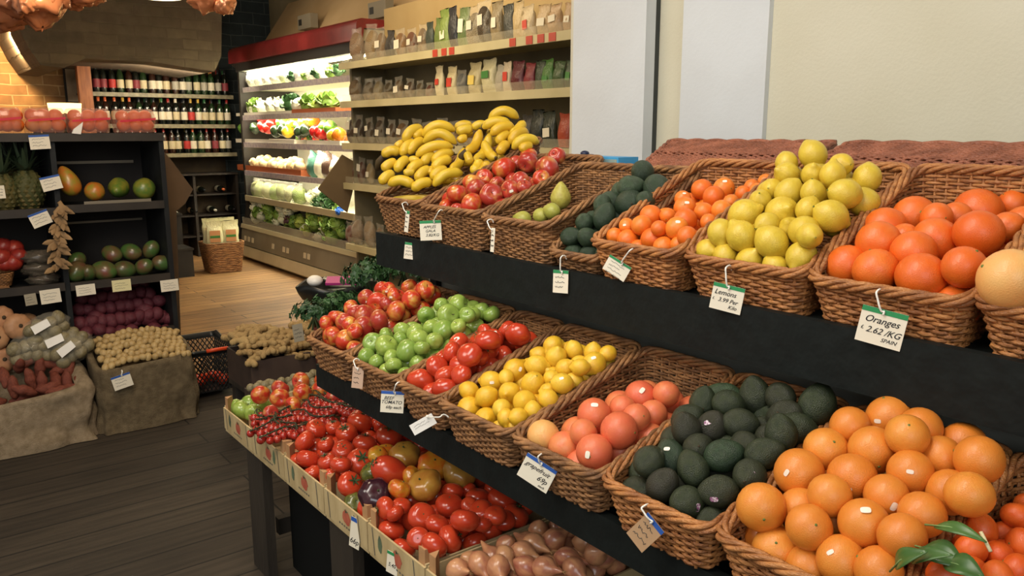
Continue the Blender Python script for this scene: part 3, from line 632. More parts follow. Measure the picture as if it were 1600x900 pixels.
# grapefruit at the right edge, upper tier
for i,(x,y,r) in enumerate(((1578,437,.042),(1650,400,.04))):
    z0=1.30; rr=ray(x,y); t=(z0-.3*1.17-H)/(rr[2]-.3*rr[0]); tag(spawn('grape_y',O+rr*t,r),['pale yellow grapefruit at the right edge of the upper tier','grapefruit behind the pale one in the last upper basket'][i],'grapefruit','grapefruit in the upper basket')
for (x,y,X,r,l) in ((1350,316,1.36,.027,'greenish lemon at the back right of the upper lemon basket'),(1322,300,1.38,.026,'lemon half hidden behind the right side of the upper lemon heap')):
    tag(spawn('lemon',onX(x,y,X),r),l,'lemon','lemons at the back of the upper basket')
for i in range(7):
    tag(spawn('grape_y',(1.24+.085*(i%3),.375-.085*(i//3),1.275+.03*(i%3)),.040),'pale grapefruit in the last upper basket beyond the right edge','grapefruit','grapefruit in the last upper basket')
PEAR=[(816,342,30,'pale green pear lying at the front of the nearly empty upper basket',0),(862,330,22,'small pale pear beside the green avocados on the upper tier',1),(876,308,26,'brownish yellow pear at the back of the upper pear basket',2),(845,337,22,'yellow pear in the middle of the nearly empty upper basket',3)]
for (x,y,d,lb,i) in PEAR:
    p=onX(x,y,1.24+.05*i*(i==2)); q=aimq((.2*(i-1),1,.1) if i!=2 else (0,0,1),i); tag(spawn('pear',p,.02 if i!=2 else .026,q),lb,'pear','pears in the upper basket')
# ---------------------------------------------------------------- bananas
ban=M('banana_skin','d8b42c','caa024',2,.4,rand=('c2b036',.35),bump=.1,bscale=8)
tipm=M('banana_tip','3c2c18','5a4a20',10,.7)
A_,B_,C_=np.array(onY(600,290,2.12)),np.array(onX(850,215,1.62)),np.array(onY(785,178,2.08))
NB=np.cross(B_-A_,C_-A_); NB/=np.linalg.norm(NB)
if NB[2]<0: NB=-NB
def onB(x,y,lift=0.):
    r=ray(x,y); t=((A_+NB*lift-O)@NB)/(r@NB); return O+r*t
def banana(parent,x0,y0,x1,y1,bul,th,lift,o3):
    a=onB(x0,y0,lift); b=onB(x1,y1,lift); n=14; t=np.linspace(0,1,n); d=b-a; L=np.linalg.norm(d)
    upv=UP*.8+NB*.5; upv=upv-d/L*(upv@d/L); upv/=np.linalg.norm(upv)
    bl=bul*L/math.hypot(x1-x0,y1-y0)
    P=a+d*t[:,None]+upv*(np.sin(t*PI)*bl)[:,None]+NB*(np.sin(t*PI)*bl*.3)[:,None]
    e=np.minimum(t,1-t); r=th*np.clip((e/.17),.0,1)**.55; r[0]=th*.32; r[-1]=th*.22; r=np.maximum(r,th*.22)
    P0=P-np.array(o3); mb=MB(); mb.tube(P0,r,5,cap=True)
    # softened five-sided section
    o=mb.build('banana',ban,parent,loc=(0,0,0))
    md=o.modifiers.new('round','SUBSURF'); md.levels=1; md.render_levels=2
    tb=MB().tube(np.array([P0[-1],P0[-1]+(P0[-1]-P0[-2])*.35]),[th*.27,th*.2],6).build('tip',tipm,o,loc=(0,0,0))
BAN=[('hand of bananas crowning the top of the banana heap',.035,[(645,130,802,118,38),(612,168,762,150,22),(655,203,778,160,16),(758,196,832,130,-8)]),
 ('hand of bananas drooping over the right end of the heap behind the apples',.02,[(755,255,852,196,26),(768,278,908,246,32),(812,292,872,268,14),(690,250,756,200,10),(698,305,746,250,8)]),
 ('upright hand of bananas in the middle of the heap',.02,[(527,285,602,172,-22),(568,332,655,188,-26),(618,232,682,322,-14),(548,352,532,300,4),(598,405,642,338,-8),(560,392,602,328,-8)]),
 ('large hand of bananas fanned out at the upper left of the heap',.015,[(300,212,472,184,38),(305,246,478,252,44),(266,315,462,268,26),(203,242,304,172,22),(256,222,306,188,6),(480,198,562,180,12),(488,242,532,222,8)]),
 ('hand of bananas in the centre left of the heap, slightly greenish',.0,[(228,305,312,232,14),(192,314,262,242,14),(448,378,518,268,-20),(352,352,462,298,18),(352,388,452,330,14),(302,362,362,308,12)]),
 ('hand of bananas at the bottom front of the heap over the rim',.0,[(228,404,302,350,12),(268,444,342,382,12),(348,438,432,388,16),(356,470,512,404,26),(248,494,352,452,16),(338,412,352,380,4)]),
 ('hand of bananas at the far left end of the heap',.0,[(92,316,188,298,18),(163,272,204,248,6),(163,398,228,330,12),(93,390,168,346,10),(82,460,154,406,12),(122,464,262,472,24),(232,340,284,345,8),(206,412,262,398,8)])]
for lb,lift,L in BAN:
    c=onB(570+np.mean([b[0]+b[2] for b in L])/6.667,150+np.mean([b[1]+b[3] for b in L])/6.667)
    e=empty('banana_bunch',c,lb,'bananas','banana bunches in the upper basket')
    for b in L:
        ln=math.hypot(b[2]-b[0],b[3]-b[1])
        banana(e,570+b[0]/3.333,150+b[1]/3.333,570+b[2]/3.333,150+b[3]/3.333,b[4]/3.333,.020 if ln>60 else .0165,lift,c)
    cr=MB(); b=L[0]; q=onB(570+b[0]/3.333,150+b[1]/3.333,lift)-c; cr.tube([q,q+np.array([.0,.02,-.015]),q+np.array([0,.035,-.04])],[.008,.012,.009],7); cr.build('crown',tipm,e,loc=(0,0,0))
for (lb,L) in (('hand of bananas behind the middle of the heap',[(470,172,560,160,14),(560,176,640,160,16),(520,215,560,190,8)]),('hand of bananas tucked between the middle and right hands',[(640,205,700,190,14),(650,262,712,232,10),(690,350,740,318,10)])):
    c=onB(570+L[0][0]/3.333,150+L[0][1]/3.333,-.03); e=empty('banana_bunch',c,lb,'bananas','banana bunches in the upper basket')
    for b in L: banana(e,570+b[0]/3.333,150+b[1]/3.333,570+b[2]/3.333,150+b[3]/3.333,b[4]/3.333,.018,-.03,c)
# under layer so the heap is full
for i in range(3):
    p=(1.30+.12*i,2.05,1.30+.05*i); e=empty('banana_bunch',p,'banana hand buried under the front of the heap','bananas','banana bunches under the heap')
    for j in range(5):
        t=np.linspace(0,1,12); P=np.stack([.06*np.sin(t*PI)-.05+.0*t,(t-.5)*.17,-.01*j+0*t],1)+np.array([.03*j-.05,0,.01*(j%2)]); r=.016*np.clip(np.minimum(t,1-t)/.17,.25,1)**.5
        o=MB().tube(P,r,5).build('banana',ban,e,loc=(0,0,0)); md=o.modifiers.new('round','SUBSURF'); md.levels=1; md.render_levels=1
# ---------------------------------------------------------------- crates
cw=M('crate_wood','c9b487','b59e72',5,.65,.1,40,stretch=(1,4,1)); cpost=M('crate_post_wood','c09468','a87c52',8,.7)
pr_r=M('print_red','a84a38','b8644a',30,.7); pr_g=M('print_green','6a7a5a','4c5a48',30,.7); pr_k=M('print_grey','6a675e','57544c',30,.7)
CY=[2.70,2.43,2.166,1.892,1.645,1.378,1.09,.8]
CL=['far end crate holding apples and green tomatoes','second crate holding cherry tomatoes on the vine','crate of vine tomatoes with red printed tomato on its side','crate of mixed heirloom tomatoes','crate of round red tomatoes with a pencilled price','crate of shallots at the near end','empty looking crate end beyond the shallots']
for i in range(6):
    ya,yb=CY[i]-.003,CY[i+1]+.003; c=(1.03,(ya+yb)/2,.475); e=empty('wooden_crate',c,'thin pale wooden produce '+CL[i],'crate','row of thin wooden produce crates')
    MB().box(.83,.835,yb,ya,.487,.562).build('front_board',cw,e,smooth=False)
    MB().box(1.235,1.24,yb,ya,.487,.562).build('back_board',cw,e,smooth=False)
    for y in (yb,ya-.005): MB().box(.835,1.235,y,y+.005,.487,.568).build('end_board',cw,e,smooth=False)
    MB().box(.833,1.237,yb,ya,.476,.487).build('bottom',cw,e,smooth=False)
    for x,sx in ((.836,1),(1.234,-1)):
        for y,sy in ((yb+.006,1),(ya-.006,-1)):
            MB().prism([(x,y),(x+.026*sx,y),(x,y+.026*sy)],2,.487,.60).build('corner_post',cpost,e,smooth=False)
    ym=(ya+yb)/2; mb=MB(); x=.8292
    def blob(cy,cz,ry,rz,n=14): return [(x,cy+ry*math.cos(k*2*PI/n)*(1+.12*math.sin(3*k)),cz+rz*math.sin(k*2*PI/n)*(1+.12*math.cos(2*k))) for k in range(n)]
    if i in (0,1,2,3,4):
        mb.add(blob(ym-.01,.528,.022,.020),[tuple(range(14))]); mb.build('printed_tomato',pr_r,e,smooth=False)
        g=MB(); g.add(blob(ym-.055 if i%2 else ym+.07,.53,.010,.022),[tuple(range(14))])
        for q in range(5):
            a=q*1.25+.3; g.add([(x-.0004,ym-.01+.002*math.cos(a+1.5),.545+.002*math.sin(a+1.5)),(x-.0004,ym-.01+.014*math.cos(a),.545+.009*math.sin(a)),(x-.0004,ym-.01-.002*math.cos(a+1.5),.545-.002*math.sin(a+1.5))],[(0,1,2)])
        g.build('printed_leaf',pr_g,e,smooth=False)
        g=MB()
        for yy in (ya-.035,yb+.035):
            g.add([(x,yy,.49),(x,yy+.004,.49),(x,yy+.014,.56),(x,yy+.010,.56)],[(0,1,2,3)])
        for q in range(6): g.add([(x,ym-.04+.013*q,.498),(x,ym-.04+.013*q+.008,.498),(x,ym-.04+.013*q+.008,.503),(x,ym-.04+.013*q,.503)],[(0,1,2,3)])
        g.build('printed_lines',pr_k,e,smooth=False)
def cyb(i,j=None): return (CY[(j if j is not None else i)+1]+.012,CY[i]-.012)
zc=lambda x:.487
def hc(name,kinds,desc,where,cat,group,yb,**k):
    sf,pts=HP[name]; return heap(name,sf,pts,kinds,desc,where,cat,group,ybnd=yb,xb=(.845,1.22),zfill=zc,**k)
hc('app_cr',['apple_bic','apple_red'],'red apple','the far crate','apple','apples in the far crate',(2.3,2.69),rr=(.025,.037),fill=False,stick=stk('app_cr',(470,596,-.1,.1,0,1)))
hc('vine',['tomato','tomato','beef'],'red vine tomato','the middle crates','tomato','vine tomatoes in the crates',(1.87,2.24),rr=(.024,.04),up=(-.1,0,1))
hc('heir',['heir_y'],'heirloom tomato','the heirloom crate','tomato','heirloom tomatoes in the crate',(1.60,1.89),rr=(.028,.046),up=(-.3,-.2,1),
   spec={0:'plum',1:'heir_g',2:'tomato',3:'heir_p',4:'heir_g',5:'heir_y',6:'heir_o',7:'heir_y',8:'heir_o',9:'heir_y',10:'heir_y',11:'heir_o',12:'heir_o',13:'tomato',14:'heir_o'},fk='tomato')
hc('tom_cr',['tomato_bare','tomato_bare','tomato'],'round red tomato','the round tomato crate','tomato','round tomatoes in the crate',(1.38,1.64),rr=(.022,.036),up=(-.1,0,1))
hc('shal',['shallot'],'coppery shallot','the shallot crate','shallot','shallots in the near crate',(1.10,1.37),rr=(.019,.026),up=(.5,-1,.1),fill=True)
# ================================================================ LIDS, BOX ON THE RACK
def lid(y0,y1,yf0,yf1,label,skew=.0):
    e=empty('hamper_cover',(1.64,(y0+y1)/2,1.41),label,'basket lid','opened wicker lids behind the upper baskets')
    A=np.array([1.515,yf1,1.408]);B=np.array([1.515,yf0,1.408]);C=np.array([1.76,y0,1.472]);Dd=np.array([1.76,y1,1.472])
    nrm=np.cross(B-A,Dd-A); nrm/=np.linalg.norm(nrm); nrm*=np.sign(nrm[2]); L=y1-y0; n=int(L/.0055); ns=round(L/.016)
    mb=MB(); m=42
    for k in range(m):
        t=(k+.5)/m; P0=A+(Dd-A)*t; P1=B+(C-B)*t; u=np.linspace(0,1,n)
        P=P0+(P1-P0)*u[:,None]+nrm*(np.sin(u*ns*PI+ (PI if k%2 else 0)+ .0)*.0028)[:,None]+nrm*(.006*math.exp(-((t-.5)/.04)**2))
        mb.tube(P,.0036,5,up=(0,0,1),flat=.8)
    mb.build('woven_panel',wick_red,e)
    mb=MB()
    for j in range(0,ns+1):
        u=j/ns; mb.tube(np.array([A+(B-A)*u,Dd+(C-Dd)*u]),.003,4,cap=False)
    mb.build('stakes',wick_red,e)
    mb=MB()
    for P in ([A,B,C,Dd],):
        Q=[]; 
        for i in range(4):
            a,b=P[i],P[(i+1)%4]
            for t in np.linspace(0,1,40,endpoint=False): Q.append(a+(b-a)*t)
        Q=np.array(Q); a=np.arange(len(Q))
        for q in range(2): mb.tube(Q+nrm*(np.sin(a*.6+q*PI)*.004)[:,None],.006,6,closed=True)
    mb.build('rim',wick_red,e)
lid(1.035,1.535,1.0,1.42,'reddish wicker lid lying open against the white pier, the farther one')
lid(.35,1.0,.36,.985,'reddish wicker lid lying open against the cream wall, cut by the right edge')
# blue carton behind the avocados, with a dark cap lying on it
e=empty('blue_carton',(1.66,1.87,1.26),'bright blue printed carton standing against the white pillar','box')
blu=M('carton_blue','3f9ad0','4aa4d8',5,.5)
p0=onX(888,262,1.62); p1=onX(966,262,1.62); zt=onX(966,246,1.62)[2]
MB().box(1.62,1.70,p1[1],p0[1],1.262,zt).build('carton',blu,e,smooth=False)
def text_mesh(body,size,shear=0.,name='lettering',mat=None,bold=0.):
    c=D.curves.new(name,'FONT'); c.body=body; c.size=size; c.shear=shear; c.align_x='CENTER'; c.align_y='CENTER'; c.offset=bold; c.resolution_u=3
    o=D.objects.new('tmp',c); COL.objects.link(o); dg=bpy.context.evaluated_depsgraph_get(); dg.update()
    me=D.meshes.new_from_object(o.evaluated_get(dg)); D.objects.remove(o); me.materials.clear(); me.materials.append(mat or ink); me.name=name
    return me
def put_text(me,M4,parent=None,name='lettering'):
    o=D.objects.new(name,me); COL.objects.link(o); o.parent=parent; o.matrix_local=M4; return o
Mx=lambda x,y,z,o: Matrix(((x[0],y[0],z[0],o[0]),(x[1],y[1],z[1],o[1]),(x[2],y[2],z[2],o[2]),(0,0,0,1)))
o=put_text(text_mesh('fruiters',.035,.1,mat=M('cream_print','e8e6c8',rough=.5),bold=.0006),Mx((0,-1,0),(0,0,1),(-1,0,0),Vector((1.6185,p0[1]-.065,zt-.018))-Vector((1.66,1.87,1.26))),e)
MB().box(1.6188,1.6199,p1[1]+.006,p0[1]-.135,1.27,zt-.006).build('side_print',M('carton_kraft','b8a878','7aa0a8',14,.6),e,smooth=False)
e=empty('plastic_scoop',(1.66,1.9,zt),'small dark blue plastic scoop lying on the blue carton','scoop'); q=onX(918,243,1.66)
sb=M('navy_plastic','1e2440',rough=.35)
MB().tube([q,q+np.array([0,-.02,-.002]),q+np.array([0,-.05,-.006])],[.005,.007,.006],8).build('handle',sb,e)
MB().revolve(prof_sphere(9,.6)*np.array([.014,.014])+np.array([0,0]),12).build('bowl',sb,e,loc=(0,0,0)).location=tuple(q-np.array(e['_o'])+np.array([0,.012,.006]))

# ================================================================ REFRIGERATED CABINET (Y 6.4 .. 9.5)
fr_w=M('cabinet_cream','cfc4a2','c0b492',3,.45); fr_in=M('cabinet_inner','e8e4d0',rough=.5); fr_g=M('cabinet_grey','8f8874','7c7664',3,.4)
fr_red=M('canopy_red','8c3030','702626',4,.3); dark_m=M('dark_trim','2a2824',rough=.6)
FY0,FY1=6.42,9.5
fz=empty('refrigerated_cabinet',(3.65,8,0),'tall open refrigerated cabinet with red canopy full of vegetables','fridge')
MB().prism([(3.33,0),(3.28,.10),(3.30,.30),(3.355,.50),(3.375,.60),(3.375,2.2),(3.31,2.25),(3.30,2.43),(4.08,2.43),(4.08,0)],1,FY1,FY1+.05).build('side_panel',M('side_panel_dark','2c261f','221d18',4,.5),fz,smooth=False)
mb=MB(); th=np.linspace(0,PI/2,7)
mb.prism([(3.285,2.262)]+[(3.285+.06*(1-math.cos(t)),2.37+.07*math.sin(t)) for t in th]+[(4.08,2.44),(4.08,2.40),(3.36,2.36),(3.34,2.262)],1,FY0-.05,FY1+.06); mb.build('canopy',fr_red,fz,smooth=False)
MB().box(3.34,3.44,FY0,FY1,2.17,2.262).build('light_valance',dark_m,fz,smooth=False)
MB().box(3.36,4.08,FY0,FY1,2.262,2.36).build('roof',fr_w,fz,smooth=False)
MB().box(4.04,4.08,FY0,FY1,0,2.3).build('back_panel',fr_in,fz,smooth=False)
MB().prism([(3.30,.02),(3.26,.05),(3.275,.165),(3.29,.165),(3.33,.05),(3.34,.02)],1,FY0,FY1).build('lower_bumper',fr_w,fz,smooth=False)
MB().prism([(3.275,.175),(3.28,.22),(3.295,.37),(3.31,.37),(3.295,.175)],1,FY0,FY1).build('front_panel',fr_g,fz,smooth=False)
MB().prism([(3.28,.375),(3.29,.42),(3.305,.42),(3.30,.375)],1,FY0,FY1).build('price_rail',M('rail_pale','b8ac88',rough=.35),fz,smooth=False)
MB().box(3.31,4.04,FY0,FY1,.36,.40).build('trough',fr_g,fz,smooth=False)
MB().box(3.45,3.47,FY0,FY1,0,.2).build('kick_plate',dark_m,fz,smooth=False)
SH=[(1.985,3.42),(1.67,3.40),(1.36,3.39),(1.035,3.38)]
for k,(z,x) in enumerate(SH):
    MB().box(x,4.04,FY0,FY1,z-.02,z).build('shelf',fr_in,fz,smooth=False)
    MB().box(x-.012,x,FY0,FY1,z-.045,z+.012).build('price_rail',M('rail_lilac','c8c0b8','a89ca8',30,.3),fz,smooth=False)
tubem=M('fluorescent_tube',(1,.93,.72,1),emit=14.)
for z,x in ((2.155,3.46),(1.965,3.45),(1.64,3.43),(1.325,3.42),(1.0,3.41)):
    MB().tube([(x,FY0+.05,z),(x,FY1-.05,z)],.012,8).build('light_tube',tubem,fz)
def tube_light(x,z,pw_,y0=FY0,y1=FY1):
    o=area('cabinet_tube_light',(x,(y0+y1)/2,z),(x+.3,(y0+y1)/2,z-.35),.04,y1-y0-.1,pw_,(1,.92,.70)); 
    o.rotation_euler=(Matrix(((0,.60,-.80),(1,0,0),(0,-.80,-.60))).to_euler()) if False else o.rotation_euler; return o
def strip(name,x,z,tx,tz,pw_,y0,y1,col=(1,.92,.70)):
    l=D.lights.new(name,'AREA'); l.shape='RECTANGLE'; l.size=y1-y0; l.size_y=.05; l.energy=pw_; l.color=col
    o=D.objects.new(name,l); COL.objects.link(o); d=Vector((tx-x,0,tz-z)).normalized(); zx=-d; xx=Vector((0,1,0)); yy=zx.cross(xx)
    o.matrix_world=Mx(xx,yy,zx,(x,(y0+y1)/2,z)); return o
strip('cabinet_tube_light',3.42,2.15,3.72,1.95,46,FY0+.1,FY1-.1)
strip('cabinet_tube_light',3.43,1.95,3.72,1.69,20,FY0+.1,FY1-.1)
strip('cabinet_tube_light',3.41,1.62,3.7,1.36,15,FY0+.1,FY1-.1)
strip('cabinet_tube_light',3.40,1.32,3.62,1.04,12,FY0+.1,FY1-.1)
strip('cabinet_tube_light',3.39,.99,3.5,.72,9,FY0+.1,FY1-.1)
# box standing on top (sloping cream plenum) and two small sockets
pl_=M('plenum_cream','d0b486','c4a678',2,.7)
MB().prism([(3.62,2.44),(4.0,2.98),(4.08,2.98),(4.08,2.44)],1,5.4,9.45).build('plenum_hood',pl_,loc=(3.8,7.9,2.44),smooth=False,label='sloping cream hood on top of the red canopy of the fridge',cat='hood')
for px,py in ((477,38),(590,20)):
    P=onX(px,py,3.62); e=empty('socket_box',P,'small grey electrical box with dark opening '+('above the middle of the red canopy' if px<500 else 'at the near end of the red canopy'),'socket box')
    MB().box(P[0]-.03,P[0]+.05,P[1]-.2,P[1]+.12,P[2]-.05,P[2]+.09).build('body',M('socket_grey','8c8470',rough=.6),e,smooth=False)
    MB().box(P[0]-.033,P[0]-.03,P[1]+.02,P[1]+.09,P[2]-.01,P[2]+.05).build('opening',dark_m,e,smooth=False)
# ---- produce in the cabinet
leaf_pal={}
def leafy(name,mat,n=16,r=1.,seed=0,tall=1.):
    rg=np.random.default_rng(seed); mb=MB(); mb.revolve(prof_sphere(11,.95)*.72,16,wob(.10,6,.08,seed))
    for i in range(n):
        a=rg.uniform(0,2*PI); el=rg.uniform(-.2,1.2); d=np.array([math.cos(a)*math.cos(el),math.sin(a)*math.cos(el),math.sin(el)*tall])
        s=np.cross(d,(0,0,1)); s/=np.linalg.norm(s)+1e-9; u=np.cross(s,d); G=[]
        for p in np.linspace(0,1,6):
            row=[]
            for q in np.linspace(-1,1,7):
                wv=.42*math.sin(p*PI*.8+.35)*r; row.append(d*(.35+.72*p)*r+s*q*wv+u*(.22*p*p-.10*q*q)*r+u*.07*math.sin(q*8+p*7+i)*p)
            G.append(row)
        mb.grid(np.array(G))
    me=mb.mesh(name,mat); return me
LF={k:M('leaf_'+k,a,b,5,.5,rand=(c,.5)) for k,(a,b,c) in dict(white=('e4e2cc','c8d0a0','f0eedc'),green=('7a9a3e','567a2c','90ac50'),dark=('2f5226','1e3a1c','3a6030'),lime=('a4b44c','80983a','c0c868'),purple=('4a2a30','5c3438','3a2430')).items()}
LM={'lettuce':[leafy('lettuce',LF['green'],18,1,s) for s in range(2)],'cauliflower':[leafy('cauliflower',LF['white'],9,.9,s+5) for s in range(2)],
 'kale':[leafy('kale',LF['dark'],30,1.1,s+9) for s in range(2)],'cabbage':[leafy('cabbage',LF['lime'],10,.95,s+12) for s in range(2)],'red_cabbage':[leafy('red_cabbage',LF['purple'],8,.9,20)]}
pep=prof_sphere(13,1.05,lambda t,r,z:(r*(1-.12*np.clip(-np.cos(t),0,1)),z-.25*bump1(t,0,.4)))
PM={c:MB().revolve(pep,28,wob(.03,4,.09,i,.2)).mesh('bell_pepper',M('pepper_'+c,h1,h2,1.5,.22,coat=.4)) for i,(c,h1,h2) in enumerate((('red','b4161a','c8281c'),('yellow','e2b81e','eac838'),('green','4c7a28','6a9a3c'),('orange','dc7a1c','e48a28'),('dark','22301c','2c4022')))}
pst=MB().tube([(0,0,.75),(.02,0,1.0),(.1,0,1.2)],[.1,.06,.08],6).mesh('stalk',calm)
def simple(name,me,P,r,label,cat,group=None,q=None,sc=(1,1,1),parts=()):
    o=D.objects.new(name,me); COL.objects.link(o); o.location=tuple(P); o.scale=(r*sc[0],r*sc[1],r*sc[2]); o.rotation_mode='QUATERNION'; o.rotation_quaternion=q or Quaternion((0,0,1),RNG.uniform(0,6))
    for n,m_ in parts:
        c=D.objects.new(n,m_); COL.objects.link(c); c.parent=o
    return tag(o,label,cat,group)
film=M('cellophane','e6e0cc',rough=.15,alpha=.13,spec=.9); film_l=M('bright_cellophane','f2f0e0',rough=.2,alpha=.6,spec=.8)
lblm=[M('bag_label_'+str(i),c,rough=.5) for i,c in enumerate(('e8e0c8','c8402c','3c7a34','d8c060','dcd4bc','6a3a2a','c08858'))]
def bag_mesh(seed,mat,name='film',top=.12):
    rg=np.random.default_rng(seed); n,m=16,12; G=np.zeros((n,m,3)); p=rg.uniform(0,6,8)
    for i in range(n):
        a=i*2*PI/n
        for j in range(m):
            v=j/(m-1); th=(math.sin(min(v/.8,1)*PI)**.55 if v<.8 else .05)*(1-.0*v)+.03; w=.5*(1+.05*math.sin(v*9+p[0])) - (.04 if .78<v<.9 else 0)+(.03 if v>.92 else 0)
            cr=.04*math.sin(a*5+v*7+p[1])+.03*math.sin(a*3-v*15+p[2])
            x=math.copysign(abs(math.cos(a))**.6,math.cos(a))*w; y=math.copysign(abs(math.sin(a))**.9,math.sin(a))*.5*th*(1+cr*3)+.03*math.sin(v*6+p[3]); G[i,j]=(x+cr*.3,y,v+.02*math.sin(a*4+p[4])*(v>.85))
    mb=MB(); mb.grid(G,True); mb.F.append(tuple(i*m for i in range(n))); mb.F.append(tuple(i*m+m-1 for i in range(n-1,-1,-1)))
    return mb.mesh(name,mat)
BAGM={}
def bag(P,w,h,d,style,label,group,face=(-1,0,0),tilt=0.,cat='bag',name='food_bag',lab=None,col=None,labz=.45,labw=.55,labh=.3):
    if lab is not None and group.endswith('dry goods shelf'): labz=RNG.uniform(.25,.5); labw=RNG.uniform(.35,.6); labh=RNG.uniform(.18,.34)
    """upright bag; P base centre. style: film (clear over contents) or solid colour key"""
    fx=Vector(face).normalized(); right=fx.cross(Vector((0,0,1))).normalized()*-1
    R=Matrix((right,-fx,Vector((0,0,1)))).transposed()
    e=empty(name,P,label,cat,group,world=False,rot=(R.to_4x4()@Matrix.Rotation(tilt,4,'Y')).to_3x3()); 
    key=(style,int(RNG.integers(3)))
    if key not in BAGM:
        BAGM[key]=bag_mesh(key[1]+len(BAGM)*3,film if style=='film' else film_l if style=='bright' else M('packet_'+style,style,rough=.35,bump=.3,bscale=9))
    o=D.objects.new('packet' if style not in('film','bright') else 'film',BAGM[key]); COL.objects.link(o); o.parent=e; o.scale=(w,d,h)
    if style in('film','bright'):
        k2=('c',col,int(RNG.integers(3)))
        if k2 not in BAGM: 
            BAGM[k2]=MB().revolve(prof_sphere(11,1),14,wob(.13,5,.06,k2[2])).mesh('contents',M('contents_'+col,col,rough=.7,bump=1.,bscale=14,rand=('3a2a18',.25)))
        c=D.objects.new('contents',BAGM[k2]); COL.objects.link(c); c.parent=e; c.location=(0,0,h*.41); c.scale=(w*.49,d*.52,h*.42)
    if lab is not None:
        lm=MB().hexa([(-w*labw/2,-d*.60,h*labz),(w*labw/2,-d*.60,h*labz),(w*labw/2,-d*.56,h*labz),(-w*labw/2,-d*.56,h*labz),(-w*labw/2,-d*.56,h*(labz+labh)),(w*labw/2,-d*.56,h*(labz+labh)),(w*labw/2,-d*.52,h*(labz+labh)),(-w*labw/2,-d*.52,h*(labz+labh))])
        lm.build('label',lblm[lab],e,smooth=False,loc=(0,0,0))
    return e
def on_shelf(px,x,z):   # point on the shelf at depth x whose photo column is px
    y=yat(px,x,z); return (x,min(y,9.36) if x>3.3 else y,z)
# shelf 1: white-leaved bags standing tall
cols1=[(371,'bright','d8e0b8'),(378,'bright','dfe4c4'),(395,'bright','e6e8d4'),(410,'bright','e8ecd8'),(424,'bright','f0f0e0'),(437,'bright','e8e8d4'),(450,'bright','c8d4a0'),(463,'bright','f0f0e4'),(476,'bright','f0f0e4'),(489,'bright','eef0e0'),(503,'bright','f0eede')]
names=['of celery','of pale lettuce','of chicory','of bean sprouts','of fennel','of leeks','of white cabbage','of endive','of white radish','of spring greens']
for i,(px,st,c) in enumerate(cols1):
    P=on_shelf(px,3.52,1.987); bag(P,.28,.22,.18,st,f'overexposed clear bag of pale greens on the top fridge shelf, {ordn(i)} from left','bags on the top fridge shelf',col=c)
for i,px in enumerate((458,478,496,516,528)):
    P=on_shelf(px,3.46,2.045); simple('leafy_bunch',LM['lettuce'][i%2] if i%2 else LM['kale'][0],P,.065,f'green leafy bunch on the top fridge shelf, {ordn(i)} from left','greens','leafy bunches on the top fridge shelf')
for i,(px,k) in enumerate(((372,'lettuce'),(386,'lettuce'),(398,'cauliflower'),(412,'cauliflower'),(426,'cauliflower'),(440,'cauliflower'),(456,'kale'),(470,'cauliflower'),(484,'lettuce'),(500,'cabbage'),(514,'lettuce'))):
    P=on_shelf(px,3.50,1.672+.085); simple(k,LM[k][i%len(LM[k])],P,.12,f'{"dark" if k=="kale" else "pale"} {k.replace("_"," ")} on the second fridge shelf, {ordn(i)} from left',k,'vegetables on the second fridge shelf')
def tray(y0,y1,x,z,label,mat,h=.05,d=.3):
    e=empty('produce_tray',(x+d/2,(y0+y1)/2,z),label,'tray'); t=.006
    MB().box(x,x+t,y0,y1,z,z+h).build('front_wall',mat,e,smooth=False); MB().box(x+d-t,x+d,y0,y1,z,z+h).build('back_wall',mat,e,smooth=False)
    for y in (y0,y1-t): MB().box(x+t,x+d-t,y,y+t,z,z+h).build('end_wall',mat,e,smooth=False)
    MB().box(x,x+d,y0,y1,z,z+t).build('floor_panel',mat,e,smooth=False); return e
trm=M('tray_terracotta','a85a34',rough=.5); trw=M('tray_wire_white','dcd6c4',rough=.4)
tray(yat(537,3.49,1.70),yat(468,3.49,1.70),3.405,1.671,'terracotta plastic tray on the second fridge shelf',trm)
tray(yat(466,3.49,1.70),yat(380,3.49,1.70),3.405,1.671,'white wire tray on the second fridge shelf',trw,h=.04)
tray(yat(468,3.45,1.31),yat(376,3.45,1.31),3.395,1.361,'pale slatted tray under the peppers on the third fridge shelf',trw)
tray(yat(540,3.45,1.31),yat(488,3.45,1.31),3.395,1.361,'pale slatted tray of chillies on the third fridge shelf',trw)
PP=[(385,196,'yellow'),(392,190,'yellow'),(381,201,'green'),(399,200,'dark'),(409,183,'red'),(412,197,'red'),(420,200,'red'),(426,193,'red'),(423,182,'red'),(434,181,'red'),(440,190,'green'),(447,193,'green'),(443,203,'dark'),(432,205,'dark'),(456,196,'yellow'),(462,192,'yellow'),(450,206,'yellow'),(468,198,'green'),(475,190,'yellow'),(482,188,'orange'),(489,189,'orange'),(470,206,'dark'),(478,203,'dark'),(494,206,'red'),(501,207,'red'),(508,198,'green'),(516,199,'green'),(522,212,'yellow'),(530,210,'orange')]
for i,(x,y,c) in enumerate(PP):
    xx=3.46+(208-y)*.004; P=onX(x,y,xx); simple('bell_pepper',PM[c],P,.068,f'{c} bell pepper on the third fridge shelf, {ordn(i)} along the row','pepper','bell peppers on the third fridge shelf',rndq(),parts=[('stalk',pst)])
